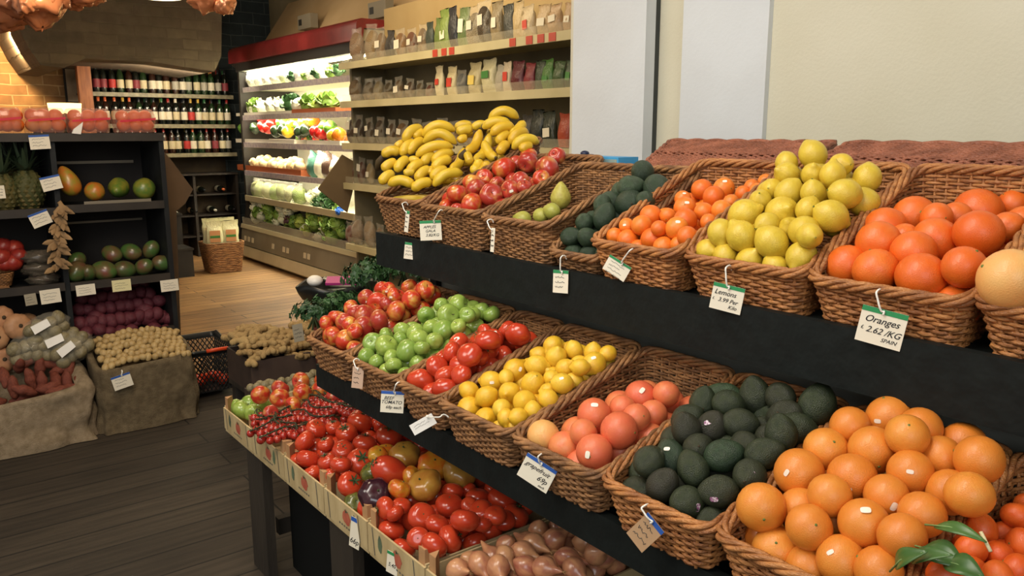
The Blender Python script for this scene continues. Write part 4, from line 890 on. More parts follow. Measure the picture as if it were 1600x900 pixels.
# shelf 4: brown tray with roots and mushrooms, bagged vegetables
tray(yat(478,3.43,.91),yat(378,3.43,.91),3.385,1.036,'terracotta plastic tray of pale roots on the fourth fridge shelf',trm,h=.07)
rootm=MB().revolve(prof_sphere(9,1.5),10,wob(.08,0,0,3)).mesh('root',M('pale_root','d8be8a','c09a60',4,.6,rand=('e8d8b0',.7)))
for i in range(34):
    px=382+ (i%17)*5.8+RNG.uniform(-2,2); xx=3.44+.08*(i//17); P=on_shelf(px-4,xx,1.125+.04*(i//17)+RNG.uniform(-.01,.02)); simple('pale_root',rootm,P,.042,f'pale knobbly root in the brown fridge tray, {"front" if i<17 else "back"} row, {ordn(i%17)} from left','root vegetable','pale roots in the brown fridge tray',rndq())
for i,(px,c,h) in enumerate(((488,'4a7a6a',.27),(500,'e0dcc0',.28),(512,'5a4438',.27),(524,'efe6c8',.22))):
    P=on_shelf(px,3.46,1.037); bag(P,.2,h,.10,c,['tall blue-green packet','tall cream packet','tall dark brown packet','short bright cream packet'][i]+' leaning at the right of the fourth fridge shelf','packets on the fourth fridge shelf',tilt=.3)
# lower shelf 5 with upright bagged greens
MB().box(3.37,4.04,FY0,FY1,.715,.735).build('shelf',fr_in,fz,smooth=False); MB().box(3.355,3.37,FY0,FY1,.69,.755).build('price_rail',M('rail_pale','b8ac88',rough=.35),fz,smooth=False)
for i in range(9):
    px=372+i*12; P=on_shelf(px,3.46,.737); bag(P,.22,.22,.14,'film',f'clear bag of upright green vegetables on the fifth fridge shelf, {ordn(i)} from left','bagged greens on the fifth fridge shelf',col=['a8b070','c0c088','9ab060'][i%3])
for i,(px,py,k,r) in enumerate(((486,300,'cauliflower',.08),(498,292,'cauliflower',.07),(508,306,'kale',.08),(497,312,'kale',.07),(518,316,'kale',.08),(530,320,'lettuce',.07))):
    P=onX(px,py+8,3.50); simple(k,LM[k][i%2],P,r,f'{"dark green" if k=="kale" else "pale"} {k} at the right of the fifth fridge shelf, {ordn(i)} along','greens','greens at the right of the fifth fridge shelf')
# trough
TR=[(368,330,'cauliflower',.09),(382,322,'cauliflower',.10),(396,316,'cauliflower',.10),(378,338,'cauliflower',.08),(410,318,'cauliflower',.09),(404,334,'lettuce',.10),(420,328,'lettuce',.10),(436,336,'lettuce',.09),(425,340,'lettuce',.08),(440,326,'cauliflower',.09),(452,330,'cauliflower',.09),(463,322,'cauliflower',.10),(433,347,'cauliflower',.07),(452,346,'red_cabbage',.085),(470,350,'cabbage',.09),(484,338,'cabbage',.07),(492,350,'lettuce',.10),(480,362,'cabbage',.08),(506,346,'cabbage',.08),(514,356,'lettuce',.11),(528,352,'lettuce',.10),(497,372,'cauliflower',.07),(519,372,'lettuce',.10),(536,364,'lettuce',.08),(548,360,'kale',.07),(556,372,'red_cabbage',.06),(542,380,'red_cabbage',.05)]
for i,(x,y,k,r) in enumerate(TR):
    P=onX(x,y,3.36+.0012*max(0,390-y)); P[1]=min(P[1],9.38); simple(k,LM[k][i%len(LM[k])],P,r*.92,f'{k.replace("_"," ")} in the open bottom trough of the fridge, {ordn(i)} from the left','vegetable','vegetables in the fridge trough')
for i in range(22):
    px=374+i*8.5; P=on_shelf(px,3.44+.06*(i%2),.50+.02*(i%3)); k=('cauliflower','lettuce','lettuce','cabbage')[i%4] if px>400 else 'cauliflower'
    simple(k,LM[k][i%2 if k!='cabbage' else 0],P,.085,f'{k} at the back of the open bottom trough of the fridge, {ordn(i)} from the left','vegetable','vegetables at the back of the fridge trough')
for i in range(16):
    px=470+i*4.6; c=('green','dark','red','orange')[i%4]; P=on_shelf(px,3.58,1.43); simple('bell_pepper',PM[c],P,.06,f'{c} pepper in the back row of the third fridge shelf, {ordn(i)} along','pepper','bell peppers at the back of the third fridge shelf',rndq(),parts=[('stalk',pst)])
MB().box(3.30,3.306,FY0,FY1-.02,.42,.50).build('glass_lip',M('lip_glass','c8c0a8',rough=.1,alpha=.35),fz,smooth=False)
for i,px in enumerate((384,392,398,430,447,453,480,486)):
    P=on_shelf(px,3.31,.38); o=MB().hexa([(3.272,P[1]-.03,.23),(3.277,P[1]-.03,.23),(3.277,P[1]+.03,.23),(3.272,P[1]+.03,.23),(3.278,P[1]-.03,.285),(3.283,P[1]-.03,.285),(3.283,P[1]+.03,.285),(3.278,P[1]+.03,.285)]).build('price_label',M('price_paper','d8ceb0',rough=.5),fz,smooth=False)

# ================================================================ DRY GOODS SHELVING (Y 3.2 .. 6.35)
GY0,GY1=3.1,6.33; gm=M('shelving_cream','c8bc90','b8ac80',4,.5); gb=M('shelving_back','7a7258','6a624a',3,.7)
gd=empty('dry_goods_shelving',(3.3,4.8,0),'cream metal shelving of bagged dry goods between fridge and white pillar','shelving')
MB().box(3.52,3.56,GY0,GY1,0,2.16).build('back_panel',gb,gd,smooth=False)
Pn=[onX(603,15,3.54),onX(690,-8,3.54)]
MB().prism([(Pn[0][1],2.16),(Pn[0][1],Pn[0][2]),(Pn[1][1],Pn[1][2]),(GY0,Pn[1][2]+.2),(GY0,2.16)],0,3.52,3.56).build('header_board',M('header_cream','c4aa76','b89c68',2,.7),gd,smooth=False)
GS=[2.055,1.745,1.405,1.07,.55]
for z in GS:
    MB().box(3.11,3.52,GY0,GY1,z-.03,z-.01).build('shelf',gm,gd,smooth=False)
    MB().box(3.09,3.11,GY0,GY1,z-.055,z-.002).build('shelf_edge',gm,gd,smooth=False)
    MB().box(3.113,3.117,GY0,GY1,z-.01,z+.05).build('clear_riser',M('riser_film','d8ceb0',rough=.15,alpha=.14),gd,smooth=False)
MB().box(3.12,3.52,GY0,GY1,.02,.2).build('base',gm,gd,smooth=False)
MB().box(3.2,3.52,GY1-.01,GY1+.02,0,2.1).build('side_panel',gb,gd,smooth=False)
redlab=M('red_ticket','b8402c',rough=.5)
for px in (679,693,705,800,826,844,862):
    P=on_shelf(px,3.088,2.03); MB().box(3.086,3.09,P[1]-.035,P[1]+.025,2.003,2.05).build('red_ticket',redlab,gd,smooth=False)
# (px, width px, height px, style, contents/colour, label idx)
def row(z,items,where,grp,xf=3.22):
    for i,(px,wp,hp,st,c,lb,ds) in enumerate(items):
        if st!='film' and isinstance(c,int): lb=c
        if not isinstance(lb,int): lb=None
        px+=RNG.uniform(-2,2); P=on_shelf(px,xf,z); dep=(np.array(P)-O)@FW; w=wp*dep/FPX*1.4; h=hp*dep/FPX
        bag((P[0],P[1],z),w,h,min(.12,w*.55),st,f'{ds} on the {where}, {ordn(i)} from left',grp,col=c,lab=lb,tilt=RNG.uniform(-.12,.12))
row(GS[0],[(560,24,52,'film','b09070',None,'large clear bag of pale crackers'),(580,24,55,'film','b09468',None,'large clear bag of pale crackers'),(598,18,48,'film','9a8060',0,'clear bag with cream label'),(612,16,42,'3a3630',None,'','dark packet'),(628,20,42,'film','a07a50',0,'clear bag with cream label'),(645,18,40,'film','8a5c40',4,'clear brown bag'),(660,16,44,'film','a08868',4,'clear bag of pale grains'),(672,14,46,'3c4438',None,'','dark green packet'),(684,15,50,'6a7a3c',None,'','olive green packet'),(698,18,62,'7c9044',0,'','light green packet'),(712,16,64,'2c2c2e',None,'','black packet'),(726,20,60,'6a7a4a',0,'','green packet'),(742,26,60,'film','a89878',4,'glossy clear bag'),(760,24,66,'film','5a4a34',4,'glossy clear bag of dark goods'),(778,20,62,'8a7a58',0,'','tan foil bag'),(796,18,56,'3a3c34',None,'','dark packet'),(812,18,58,'c0a878',None,'','cream paper bag'),(830,22,50,'c8b48c',1,'','tan bag of flour'),(850,22,48,'b89c70',4,'','speckled tan bag'),(872,22,46,'b89870',4,'','speckled tan bag'),(888,16,46,'b09068',4,'','speckled tan bag')],'top dry goods shelf','bags on the top dry goods shelf')
for r in (GS[0],):
    a=on_shelf(814,3.14,r); b=on_shelf(893,3.14,r)
row(GS[1],[(556,22,38,'film','8a7454',None,'clear bag of brown nuts'),(576,20,34,'film','7a6a50',None,'clear bag of dried fruit'),(594,18,34,'film','9a8a68',None,'clear bag of seeds'),(608,16,30,'film','6a5c40',None,'clear bag of beans'),(626,16,34,'film','786040',0,'clear bag with white label'),(642,16,30,'film','6a5238',0,'clear bag with white label'),(657,14,26,'film','6a5a3c',None,'small clear bag of pulses'),(672,14,22,'film','7a4a34',None,'small clear bag of red pulses'),(689,15,46,'d0c49c',1,None,'cream printed packet'),(706,17,44,'cbbd90',1,None,'cream printed packet'),(723,18,38,'film','8c8c84',None,'clear grey bag'),(743,22,48,'b8ac80',3,None,'khaki printed packet'),(765,24,52,'c4bc94',2,None,'large pale printed packet'),(781,14,42,'a8a08c',None,None,'grey packet'),(793,14,46,'c8b898',1,None,'cream and red packet'),(812,20,46,'5c2428',None,None,'dark maroon packet'),(829,16,42,'7a2c30',None,None,'deep red packet'),(843,16,44,'2c3a26',None,None,'dark green packet'),(858,18,46,'46702c',2,None,'bright green packet'),(874,18,42,'3a5028',None,None,'green packet'),(888,14,42,'2c4024',2,None,'dark green packet')],'second dry goods shelf','bags on the second dry goods shelf')
row(GS[2],[(550,18,42,'film','5a4634',0,'clear bag of dark dried goods'),(564,16,42,'film','4c3c2c',0,'clear bag of dark dried goods'),(580,16,38,'film','5a4a34',0,'clear bag of dark dried goods'),(596,16,40,'film','5c4c38',0,'clear bag with upright label'),(612,16,36,'film','6a5238',0,'clear bag with upright label'),(630,20,36,'film','8a6a44',4,'clear bag of orange lentils'),(650,20,38,'film','6a5a40',None,'clear bag of beans'),(670,18,34,'film','8a6c48',None,'clear bag of nuts'),(692,20,40,'film','6c5c40',None,'clear bag of seeds'),(712,20,36,'film','9a7a50',None,'clear bag of apricots'),(735,20,38,'film','7a5a3a',None,'clear bag of raisins'),(822,18,48,'3c3a34',None,None,'black packet with film window'),(842,20,56,'2a3028',None,None,'tall black packet'),(862,20,54,'343a2c',4,None,'tall dark packet with highlight'),(880,18,52,'a0452c',None,None,'orange and clear packet')],'third dry goods shelf','bags on the third dry goods shelf')
row(GS[3],[(553,14,36,'film','6a3c30',0,'clear bag of dark red grapes'),(565,14,38,'film','7a5240',0,'clear bag of dates'),(578,14,36,'film','c0a878',0,'clear bag of pale biscuits')],'fourth dry goods shelf','bags on the fourth dry goods shelf')
row(GS[4],[(548,16,30,'film','8a5a4a',None,'clear bag of reddish nuts'),(560,20,44,'film','b0987c',None,'large clear bag of crackers'),(580,20,46,'film','b09878',None,'large clear bag of crackers'),(596,16,38,'film','a0886c',None,'clear bag of crackers')],'lowest dry goods shelf','bags on the lowest dry goods shelf',xf=3.16)
P4=[onY(x,y,6.3) for x,y in ((540,242),(559,253),(556,300),(548,333),(502,296))]
MB().prism([(p[0],p[2]) for p in P4],1,6.36,6.375).build('cardboard_flap',M('brown_board','7a6648','6a583e',4,.8),loc=tuple(P4[3]),smooth=False,label='brown cardboard flap jutting out at the end of the dry goods shelving',cat='cardboard')
P=onX(530,331,3.36); simple('blue_glove',LM['cabbage'][0],P,.05,'crumpled bright blue plastic bag in front of the cardboard flap','plastic bag'); D.objects['blue_glove'].data=D.objects['blue_glove'].data.copy(); D.objects['blue_glove'].data.materials[0]=M('blue_plastic','2c6ac8',rough=.3); D.objects['blue_glove'].name='plastic_bag'
def crumple(n,m,rs,amp,fr,seed,crease=.5):
    """closed lumpy shell with soft creases, half extents rs"""
    rg=np.random.default_rng(seed); th=np.linspace(.03,PI-.03,m); A_=np.arange(n)*2*PI/n
    G=np.stack([np.sin(th)[None]*np.cos(A_)[:,None],np.sin(th)[None]*np.sin(A_)[:,None],np.broadcast_to(np.cos(th),(n,m))],-1); k=0
    for i in range(10):
        d=rg.normal(0,1,3); d/=np.linalg.norm(d); f=fr*(1+.35*i); k=k+(1-2*np.abs(np.sin(G@d*f+rg.uniform(0,6)))**crease)/(1+.35*i)
    return G*(1+amp*k/3)[:,:,None]*np.array(rs)
# ================================================================ LEFT PRODUCE SHELVES
SY=4.55
ds=empty('produce_shelves',(.66,4.75,0),'tall black open produce shelves on the left with fruit on each level','shelving')
MB().box(1.165,1.19,SY,SY+.42,0,1.49).build('side_panel',black2,ds,smooth=False)
MB().box(.655,.68,SY+.005,SY+.42,0,1.49).build('divider',black2,ds,smooth=False)
MB().box(-.4,1.165,SY+.40,SY+.42,0,1.45).build('back_panel',M('shelf_back','2a2522','1e1a18',4,.8),ds,smooth=False)
metal=M('dull_metal_strip','8a8272',rough=.4,metal=.3)
def tier(z,x0,x1):
    MB().box(x0,x1,SY+.01,SY+.40,z-.03,z-.008).build('shelf',black2,ds,smooth=False)
    MB().box(x0,x1,SY-.012,SY+.01,z-.035,z+.006).build('shelf_edge',M('edge_brown','3a332c','2c2722',8,.5),ds,smooth=False)
tier(1.485,-.4,1.19)
for z in (1.13,.735,.44): tier(z,.68,1.165)
for z in (1.12,.74,.44): tier(z,-.4,.655)
MB().box(.70,1.12,SY+.385,SY+.395,1.325,1.34).build('gap_strip',metal,ds,smooth=False)
MB().box(.78,1.10,SY-.014,SY-.011,1.135,1.15).build('metal_lip',metal,ds,smooth=False)
for z in (1.0,.6):
    MB().box(.70,1.14,SY+.385,SY+.396,z,z+.012).build('gap_strip',metal,ds,smooth=False)
tpl=(SY,)
def fr(key,px,py,Y,r,label,cat,group=None,d=None,roll=0.,name=None,**k):
    P=onY(px,py,Y); return tag(spawn(key,P,r,aimq(d,roll) if d is not None else None,**k),label,cat,group)
# papayas
fr('papaya_o',107,283,SY+.10,.05,'long ripe orange papaya leaning at the left of the papaya shelf','papaya','papayas on the shelf',(-.35,.2,1.0))
fr('papaya_o',148,298,SY+.08,.047,'small orange papaya second along the papaya shelf','papaya','papayas on the shelf',(.2,1,.1))
fr('papaya',185,294,SY+.12,.052,'green papaya with a pale cut end facing out, third on its shelf','papaya','papayas on the shelf',(-.35,-1,-.15))
fr('papaya',226,293,SY+.10,.055,'yellow-green papaya at the right end of the papaya shelf','papaya','papayas on the shelf',(.4,1,.2))
# mangoes
for i,(x,y,r,ds_) in enumerate(((120,407,.042,'green mango at the back left of the mango shelf'),(120,424,.05,'green mango lying at the front left of the mango shelf'),(138,426,.042,'dark green mango behind the front row, second from left'),(163,423,.052,'large purple-green mango at the front of the mango shelf'),(175,397,.045,'red-bottomed green mango stacked at the back, left of three'),(205,394,.046,'dark green mango in the middle of the stacked back row'),(236,390,.043,'green mango at the right of the stacked back row'),(195,421,.046,'brownish green mango in the middle of the front row'),(225,417,.043,'reddish mango in the front row, second from right'),(253,411,.043,'green mango at the right end of the front row'))):
    fr('mango',x,y,SY+(.16 if y<408 else .07),r,ds_,'mango','mangoes on the shelf',(RNG.uniform(-1,1),RNG.uniform(-.4,.4),.25))
# pineapples
pin_b=M('pineapple_skin','6a5a2c','3c4420',3,.7,bump=.3,bscale=10); pin_l=M('pineapple_leaf','3a4a34','2a3a28',4,.5)
def pineapple(px,py,Y,r,label):
    P=onY(px,py,Y); e=empty('pineapple',P,label,'pineapple','pineapples on the shelf',world=False); mb=MB()
    mb.revolve(prof_sphere(17,1.45)*r,28); mb.build('fruit',pin_b,e,loc=(0,0,0))
    mb=MB()
    for j in range(13):
        th=.25+j*(PI-.5)/12; nn=max(4,int(14*math.sin(th)))
        for i in range(nn):
            a=(i+.5*(j%2))*2*PI/nn; c=np.array([math.cos(a)*math.sin(th),math.sin(a)*math.sin(th),1.45*math.cos(th)])*r; nrm=np.array([math.cos(a)*math.sin(th),math.sin(a)*math.sin(th),math.cos(th)/1.45]); t1=np.array([-math.sin(a),math.cos(a),0]); t2=np.cross(nrm,t1); q=.19*r
            mb.add([c+t1*q,c+t2*q,c-t1*q,c-t2*q,c+nrm*.10*r],[(0,1,4),(1,2,4),(2,3,4),(3,0,4)])
    mb.build('eyes',pin_b,e,loc=(0,0,0),smooth=False)
    mb=MB()
    for i in range(26):
        a=i*2.4; el=.35+.045*i; L=r*(1.3+.05*i); G=[]
        for t in np.linspace(0,1,6):
            o_=np.array([math.cos(a),math.sin(a),0])*(L*t*math.cos(el)+.2*r)+np.array([0,0,1])*(1.3*r+L*t*math.sin(el)-.25*L*t*t*(1.4-el)); s=np.array([-math.sin(a),math.cos(a),0])*(.14*r*(1-t)**.7+.002)
            G.append([o_-s,o_+np.array([0,0,-.03*r]),o_+s])
        mb.grid(np.array(G))
    mb.build('crown',pin_l,e,loc=(0,0,0)); return e
pineapple(43,298,SY+.12,.075,'pineapple standing beside the divider on the left shelf'); pineapple(4,302,SY+.10,.07,'pineapple cut off by the left edge of the picture'); pineapple(22,292,SY+.27,.065,'dim pineapple behind the other two on the left shelf')
# plastic punnets of orange fruit on top
pun=M('clear_punnet','e8a898',rough=.12,alpha=.28,spec=.8); net=M('red_band','d8344a',rough=.4,alpha=.8)
for i,(x0,x1) in enumerate(((-14,38),(41,107),(109,177),(184,247))):
    a=onY(x0,205,SY+.02); b=onY(x1,205,SY+.02); w=b[0]-a[0]; cx=(a[0]+b[0])/2; hh=.115
    e=empty('fruit_punnet',(cx,SY+.11,1.4925),f'clear plastic punnet with red band on top of the black shelves, {ordn(i)} from left','punnet','plastic punnets on top of the shelves')
    mb=MB(); G=[]
    for (z,k) in ((0,.88),(.004,.92),(.05,.98),(.07,1.0),(.075,1.02),(.082,1.0),(.11,.93),(.12,.86),(.122,.05)):
        ring=[]
        for q in range(28):
            t=q*2*PI/28; c,s=math.cos(t),math.sin(t); ring.append((cx+math.copysign(abs(c)**.4,c)*w/2*k,SY+.11+math.copysign(abs(s)**.4,s)*.10*k,1.4925+z))
        G.append(ring)
    G=np.array(G).transpose(1,0,2); mb.grid(G,True); mb.build('shell',pun,e)
    MB().hexa([(cx-w*.44,SY-.001,1.545),(cx+w*.44,SY-.001,1.558),(cx+w*.44,SY+.002,1.558),(cx-w*.44,SY+.002,1.545),(cx-w*.44,SY-.001,1.556),(cx+w*.44,SY-.001,1.569),(cx+w*.44,SY+.002,1.569),(cx-w*.44,SY+.002,1.556)]).build('band',net,e,smooth=False)
    for j in range(6):
        xx=cx+((j%3)-1)*w*.29+RNG.uniform(-.006,.006); zz=1.4925+(.038 if j<3 else .083); o=spawn('orange' if (i==1 and j in(1,0)) else 'orange_deep',(xx,SY+.07+(0 if j<3 else .02),zz),.034,parts=False)
        o.name='persimmon'; tag(o,f'orange persimmon in the {ordn(i)} punnet from left, {"bottom" if j<3 else "upper"} layer, {ordn(j%3)} along','persimmon','persimmons in the punnets')
P=onY(115,200,SY-.02); MB().hexa([(P[0]-.01,P[1],1.49),(P[0]+.03,P[1],1.485),(P[0]+.03,P[1]+.01,1.485),(P[0]-.01,P[1]+.01,1.49),(P[0]-.0,P[1],1.51),(P[0]+.045,P[1],1.545),(P[0]+.045,P[1]+.01,1.545),(P[0]-.0,P[1]+.01,1.51)]).build('torn_paper',whitecard,smooth=False,loc=tuple(P),label='small torn white paper hanging between the second and third punnets',cat='paper')
# red potatoes in the bottom right box
RP=[(125,505,.036),(118,528,.034),(128,545,.03),(145,500,.035),(150,495,.034),(155,515,.036),(147,535,.03),(165,535,.033),(160,542,.034),(172,518,.03),(175,505,.03),(190,520,.037),(199,498,.038),(212,528,.034),(225,485,.046),(232,497,.042),(240,515,.04),(190,538,.036),(262,498,.034),(258,515,.028),(247,530,.034),(257,529,.032),(185,545,.03),(205,541,.033),(222,540,.033),(175,540,.03),(135,520,.032),(205,515,.03),(245,490,.03),(110,518,.028)]
for i,(x,y,r) in enumerate(RP):
    fr('potato_r',x,y,SY+.04+(545-y)*.0042,r,f'dark red potato in the box behind the potato sack, {ordn(i)} counted from the left','potato','red potatoes in the bottom box') if False else None
RPs=sorted(RP); 
for i,(x,y,r) in enumerate(RPs):
    fr('potato_r',x,y,SY+.0+(548-y)*.0022,r*1.02,f'dark red potato at the front of the box, {ordn(i)} counting from the left','potato','red potatoes in the bottom box')
for j in range(3):
    for i in range(9-j):
        p=(.735+.049*i+.025*j+RNG.uniform(-.008,.008),SY+.15+.045*j,.56+.05*j+RNG.uniform(-.008,.008)); tag(spawn('potato_r',p,.034),f'dark red potato at the back of the box, {ordn(j)} tier up, {ordn(i)} from left','potato','red potatoes at the back of the box')
for j in range(3):
  for i in range(9): tag(spawn('potato_r',(.73+.047*i,SY+.10+.08*j,.50+.02*j),.035),'dark red potato buried in the heap behind the sack','potato','red potatoes buried in the heap')
for i in range(10):
    tag(spawn('potato_r',(.73+.045*i,SY+.12,.475),.036),'dark red potato at the bottom of the heap behind the sack','potato','red potatoes at the bottom of the heap')
# sacks
bur=M('burlap','a08e74','85745a',30,.9,.5,220); bur2=M('burlap_dark','75664c','5e5039',30,.9,.5,220)
def sack(x0,x1,y0,y1,zf0,zf1,zb,label,mat,seed):
    """soft rectangular sack, open on top; front rim heights zf0..zf1"""
    c=((x0+x1)/2,(y0+y1)/2,0); e=empty('burlap_sack',c,label,'sack','burlap sacks on the floor'); rg=np.random.default_rng(seed); n=72; G=[]; ph=rg.uniform(0,6,8)
    for i in range(n):
        t=i/n*4; 
        a=i/n*2*PI; cx_,sy_=math.cos(a),math.sin(a); u=math.copysign(abs(cx_)**.35,cx_); v=math.copysign(abs(sy_)**.35,sy_); col=[]
        top=(zf0+(zf1-zf0)*(u+1)/2) if v<0 else zb; top=(zf0+(zf1-zf0)*(u+1)/2)*(1-(v+1)/2)+zb*(v+1)/2
        for j in range(15):
            q=j/14
            if q<=.86: z=top*(q/.86); k=1+.035*math.sin(q*3.2)-.02*q; fold=.018*math.sin(u*5+q*7+ph[0])+.014*math.sin(v*7-q*11+u*9+ph[1])+.012*math.sin(q*17+u*5+ph[2])+.03*(1-q)**2*math.sin(a*9+ph[3])+.035*(1-q)**4
            else: z=top+.012*math.sin((q-.86)/.14*PI)-.03*(q-.86)/.14; k=.98-.10*(q-.86)/.14; fold=0
            kk=k+fold; col.append((c[0]+u*(x1-x0)/2*kk,c[1]+v*(y1-y0)/2*(kk+fold*1.2),max(z,.004)))
        G.append(col)
    mb=MB(); mb.grid(np.array(G),True); o=mb.build('cloth',mat,e)
    inner=MB(); zz=min(zf0,zf1)-.04; inner.box(x0+.04,x1-.04,y0+.04,y1-.04,.01,zz).build('filling',M('sack_filling','6e5a3c','54442c',30,.9),e,smooth=False); return e
sack(.71,1.185,4.24,4.545,.335,.36,.42,'brown burlap sack of baby potatoes in front of the right shelf bay',bur2,3)
sack(-.35,.68,4.22,4.545,.22,.285,.36,'wide pale burlap sack of sweet potatoes at the left edge',bur,5)
BP=[]
for j in range(7):
    for i in range(15-(j%2)):
        BP.append((.755+.0285*i+.014*(j%2)+RNG.uniform(-.005,.005),4.27+.037*j+RNG.uniform(-.005,.005)))
for i,(x,y) in enumerate(BP):
    j=int((y-4.25)/.037); z=.335+.38*(y-4.27)+.03*math.sin((x-.73)/.43*PI)+RNG.uniform(0,.01); tag(spawn('potato_b',(x,y,z),.0185),f'pale baby potato in the burlap sack, {ordn(j)} row back, {ordn(int((x-.74)/.0285))} from left','potato','baby potatoes in the sack')
SP=[(5,540,12,0,.4,.1),(30,572,11,.1,-.9,1),(42,565,0,.9,.1,.5),(22,605,0,0,.1,1),(5,590,0,0,1,1),(62,575,0,.2,0,1),(48,592,0,-.2,.1,1),(63,598,0,.1,.1,1),(80,568,0,1,.1,-.3),(88,592,0,0,1,.4),(95,575,0,1,.2,.3),(107,580,0,.6,.2,1),(105,598,0,.1,.1,1),(120,590,0,.3,1,.2),(75,605,0,1,0,.1),(38,610,0,.8,0,-.4),(112,606,0,1,0,0),(90,610,0,1,0,0)]
SP=sorted([s for s in SP if s[1]>550])
for i,(x,y,_,dx,dy,dz) in enumerate(SP):
    fr('sweet',x,y,4.30+(612-y)*.0038,.026,f'reddish sweet potato in the left burlap sack, {ordn(i)} counting from the left','sweet potato','sweet potatoes in the left sack',(dx,dy,dz))
for i in range(7): tag(spawn('sweet',(-.25+.13*i,4.36,.235),.03,aimq((1,.2*(i%3),0))),'reddish sweet potato under the others in the left burlap sack','sweet potato','sweet potatoes under the top layer')
for i,(x,y,r,l) in enumerate(((2,497,.062,'topmost pale round squash at the left edge'),(28,510,.064,'pale round squash with its hole facing out, right of the stack'),(-6,528,.06,'pale round squash on the left edge, middle of the stack'),(3,562,.064,'yellowish round squash at the bottom of the stack'))):
    fr('squash',x,y,SY-.03+(.05 if i==0 else 0),r,l,'squash','round squashes at the left edge',(.25,-1,.25))
fr('squash',38,500,SY+.12,.055,'pale squash half hidden behind the stack of squashes','squash','round squashes at the left edge',(0,0,1))
# bags of potatoes
for i,(x,y,w_,h_,rz) in enumerate(((72,512,.20,.12,.35),(92,535,.20,.12,.25),(112,545,.20,.12,.5),(48,545,.20,.14,.1))):
    P=onY(x,y,SY-.06-(.04 if i==2 else 0)); e=empty('bag_of_potatoes',P,['clear bag of potatoes at the top of the pile with white label','clear bag of potatoes in the middle of the pile, white label','clear bag of potatoes lowest and nearest the baby potato sack','clear bag of small potatoes under the squashes'][i],'bag','bagged potatoes beside the squashes',world=False,rot=(0,-rz,0))
    k2=MB().grid(crumple(36,22,(w_*.58,.08,h_*.62),.16,3.5,i+60,.8),True).build('film',film,e,loc=(0,0,0))
    for j in range(8):
        q=spawn('potato_g',(((j%4)-1.5)*.046,-.03+.02*(j%2),-.028+.052*(j//4)),.032); q.parent=e; q.name='potato'
    if i<3: MB().hexa([(-.06,-.078,.01),(.02,-.080,.02),(.02,-.074,.02),(-.06,-.072,.01),(-.06,-.066,.05),(.02,-.068,.055),(.02,-.06,.055),(-.06,-.06,.05)]).build('label',whitecard,e,loc=(0,0,0),smooth=False)
# pomegranates in a small basket, bagged vegetables
basket(.66-.17,.66-.62+.0,SY-.01,.79,SY+.25,.84,.075,.12,wick_d,'small wicker basket of pomegranates on the middle left shelf') if False else None
basket_c=(.10,.49)
e=basket(.49,.10,SY+.0,.80,SY+.3,.84,.06,.1,wick_d,'small dark wicker basket of pomegranates on the middle left shelf',pitch=.009,stake=.03) if False else None
pb=empty('shallow_basket',(.25,SY+.14,.745),'small wicker basket of pomegranates on the left middle shelf','basket')
mb=MB()
for k in range(8):
    nn=120; t=np.arange(nn)*2*PI/nn; c,s=np.cos(t),np.sin(t); q=.92+.012*k; rr=1+.012*np.sin(t*30+(PI if k%2 else 0)); mb.tube(np.stack([.25+np.sign(c)*np.abs(c)**.5*.20*q*rr,SY+.14+np.sign(s)*np.abs(s)**.5*.12*q*rr,.75+.0085*k+0*t],1),.005,5,closed=True,up=(0,0,1))
mb.build('woven_wall',wick_d,pb); MB().box(.08,.42,SY+.03,SY+.25,.742,.748).build('base',wick_d,pb,smooth=False)
for i,(x,y,r) in enumerate(((5,385,.045),(22,388,.045),(2,402,.045),(20,410,.045),(8,412,.04),(30,400,.04))):
    fr('pome',x,y,SY+.08+(.08 if y<395 else 0),r,f'dark red pomegranate in the small basket, {["at the upper left","at the upper middle","at the middle left","at the front middle","at the front left","at the right"][i]}','pomegranate','pomegranates in the small basket',(.2,-.3,1),parts=True)
for i,(x,y,w_,h_) in enumerate(((62,402,.17,.07),(62,420,.17,.07),(68,436,.16,.06))):
    P=onY(x,y,SY+.06); e=empty('vegetable_pack',P,['topmost','middle','lowest'][i]+' dark film wrapped vegetable pack beside the hanging corn husk','packet','dark film wrapped packs',world=False)
    o=MB().grid(crumple(36,20,(w_*.52,.06,h_*.62),.2,4,i+80,.8),True).build('film',M('smoky_film','6c6658',rough=.2,alpha=.4),e,loc=(0,0,0))
    o=MB().grid(crumple(30,16,(w_*.46,.05,h_*.52),.4,3,i+90,1.),True).build('contents',M('dark_veg','54443a','352a24',8,.7),e,loc=(0,0,0))
# braid of dried husks hanging from the divider
husk=M('dried_husk','a08058','6c5234',9,.8,rand=('b8966a',.3)); P0=onY(92,318,SY-.05); e=empty('dried_husk_braid',P0,'braid of dried husks hanging in front of the shelf divider','braid')
mb=MB(); rg=np.random.default_rng(4)
for i in range(60):
    y=318+i*1.7; x=92+5*math.sin(i*.5)-(i*.06); q=onY(x,y,SY-.05)-P0; a=rg.uniform(-1,1); L=rg.uniform(.03,.065); d=np.array([a*.8,-rg.uniform(.1,.5),-1+rg.uniform(0,.9)]); d/=np.linalg.norm(d); s=np.cross(d,(0,1,0)); s/=np.linalg.norm(s)+1e-9; G=[]
    for t in np.linspace(0,1,5):
        wv=.013*math.sin(t*PI*.85+.3); G.append([q+d*L*t-s*wv,q+d*L*t+np.array([0,-.006,0]),q+d*L*t+s*wv])
    mb.grid(np.array(G))
mb.build('husks',husk,e,loc=(0,0,0)); zp=np.linspace(0,1,20); Q=np.array([onY(92+5*math.sin(t*29)-3*t,315+105*t,SY-.045)-P0 for t in zp]); MB().tube(Q,.011,7).build('cord',husk,e,loc=(0,0,0))

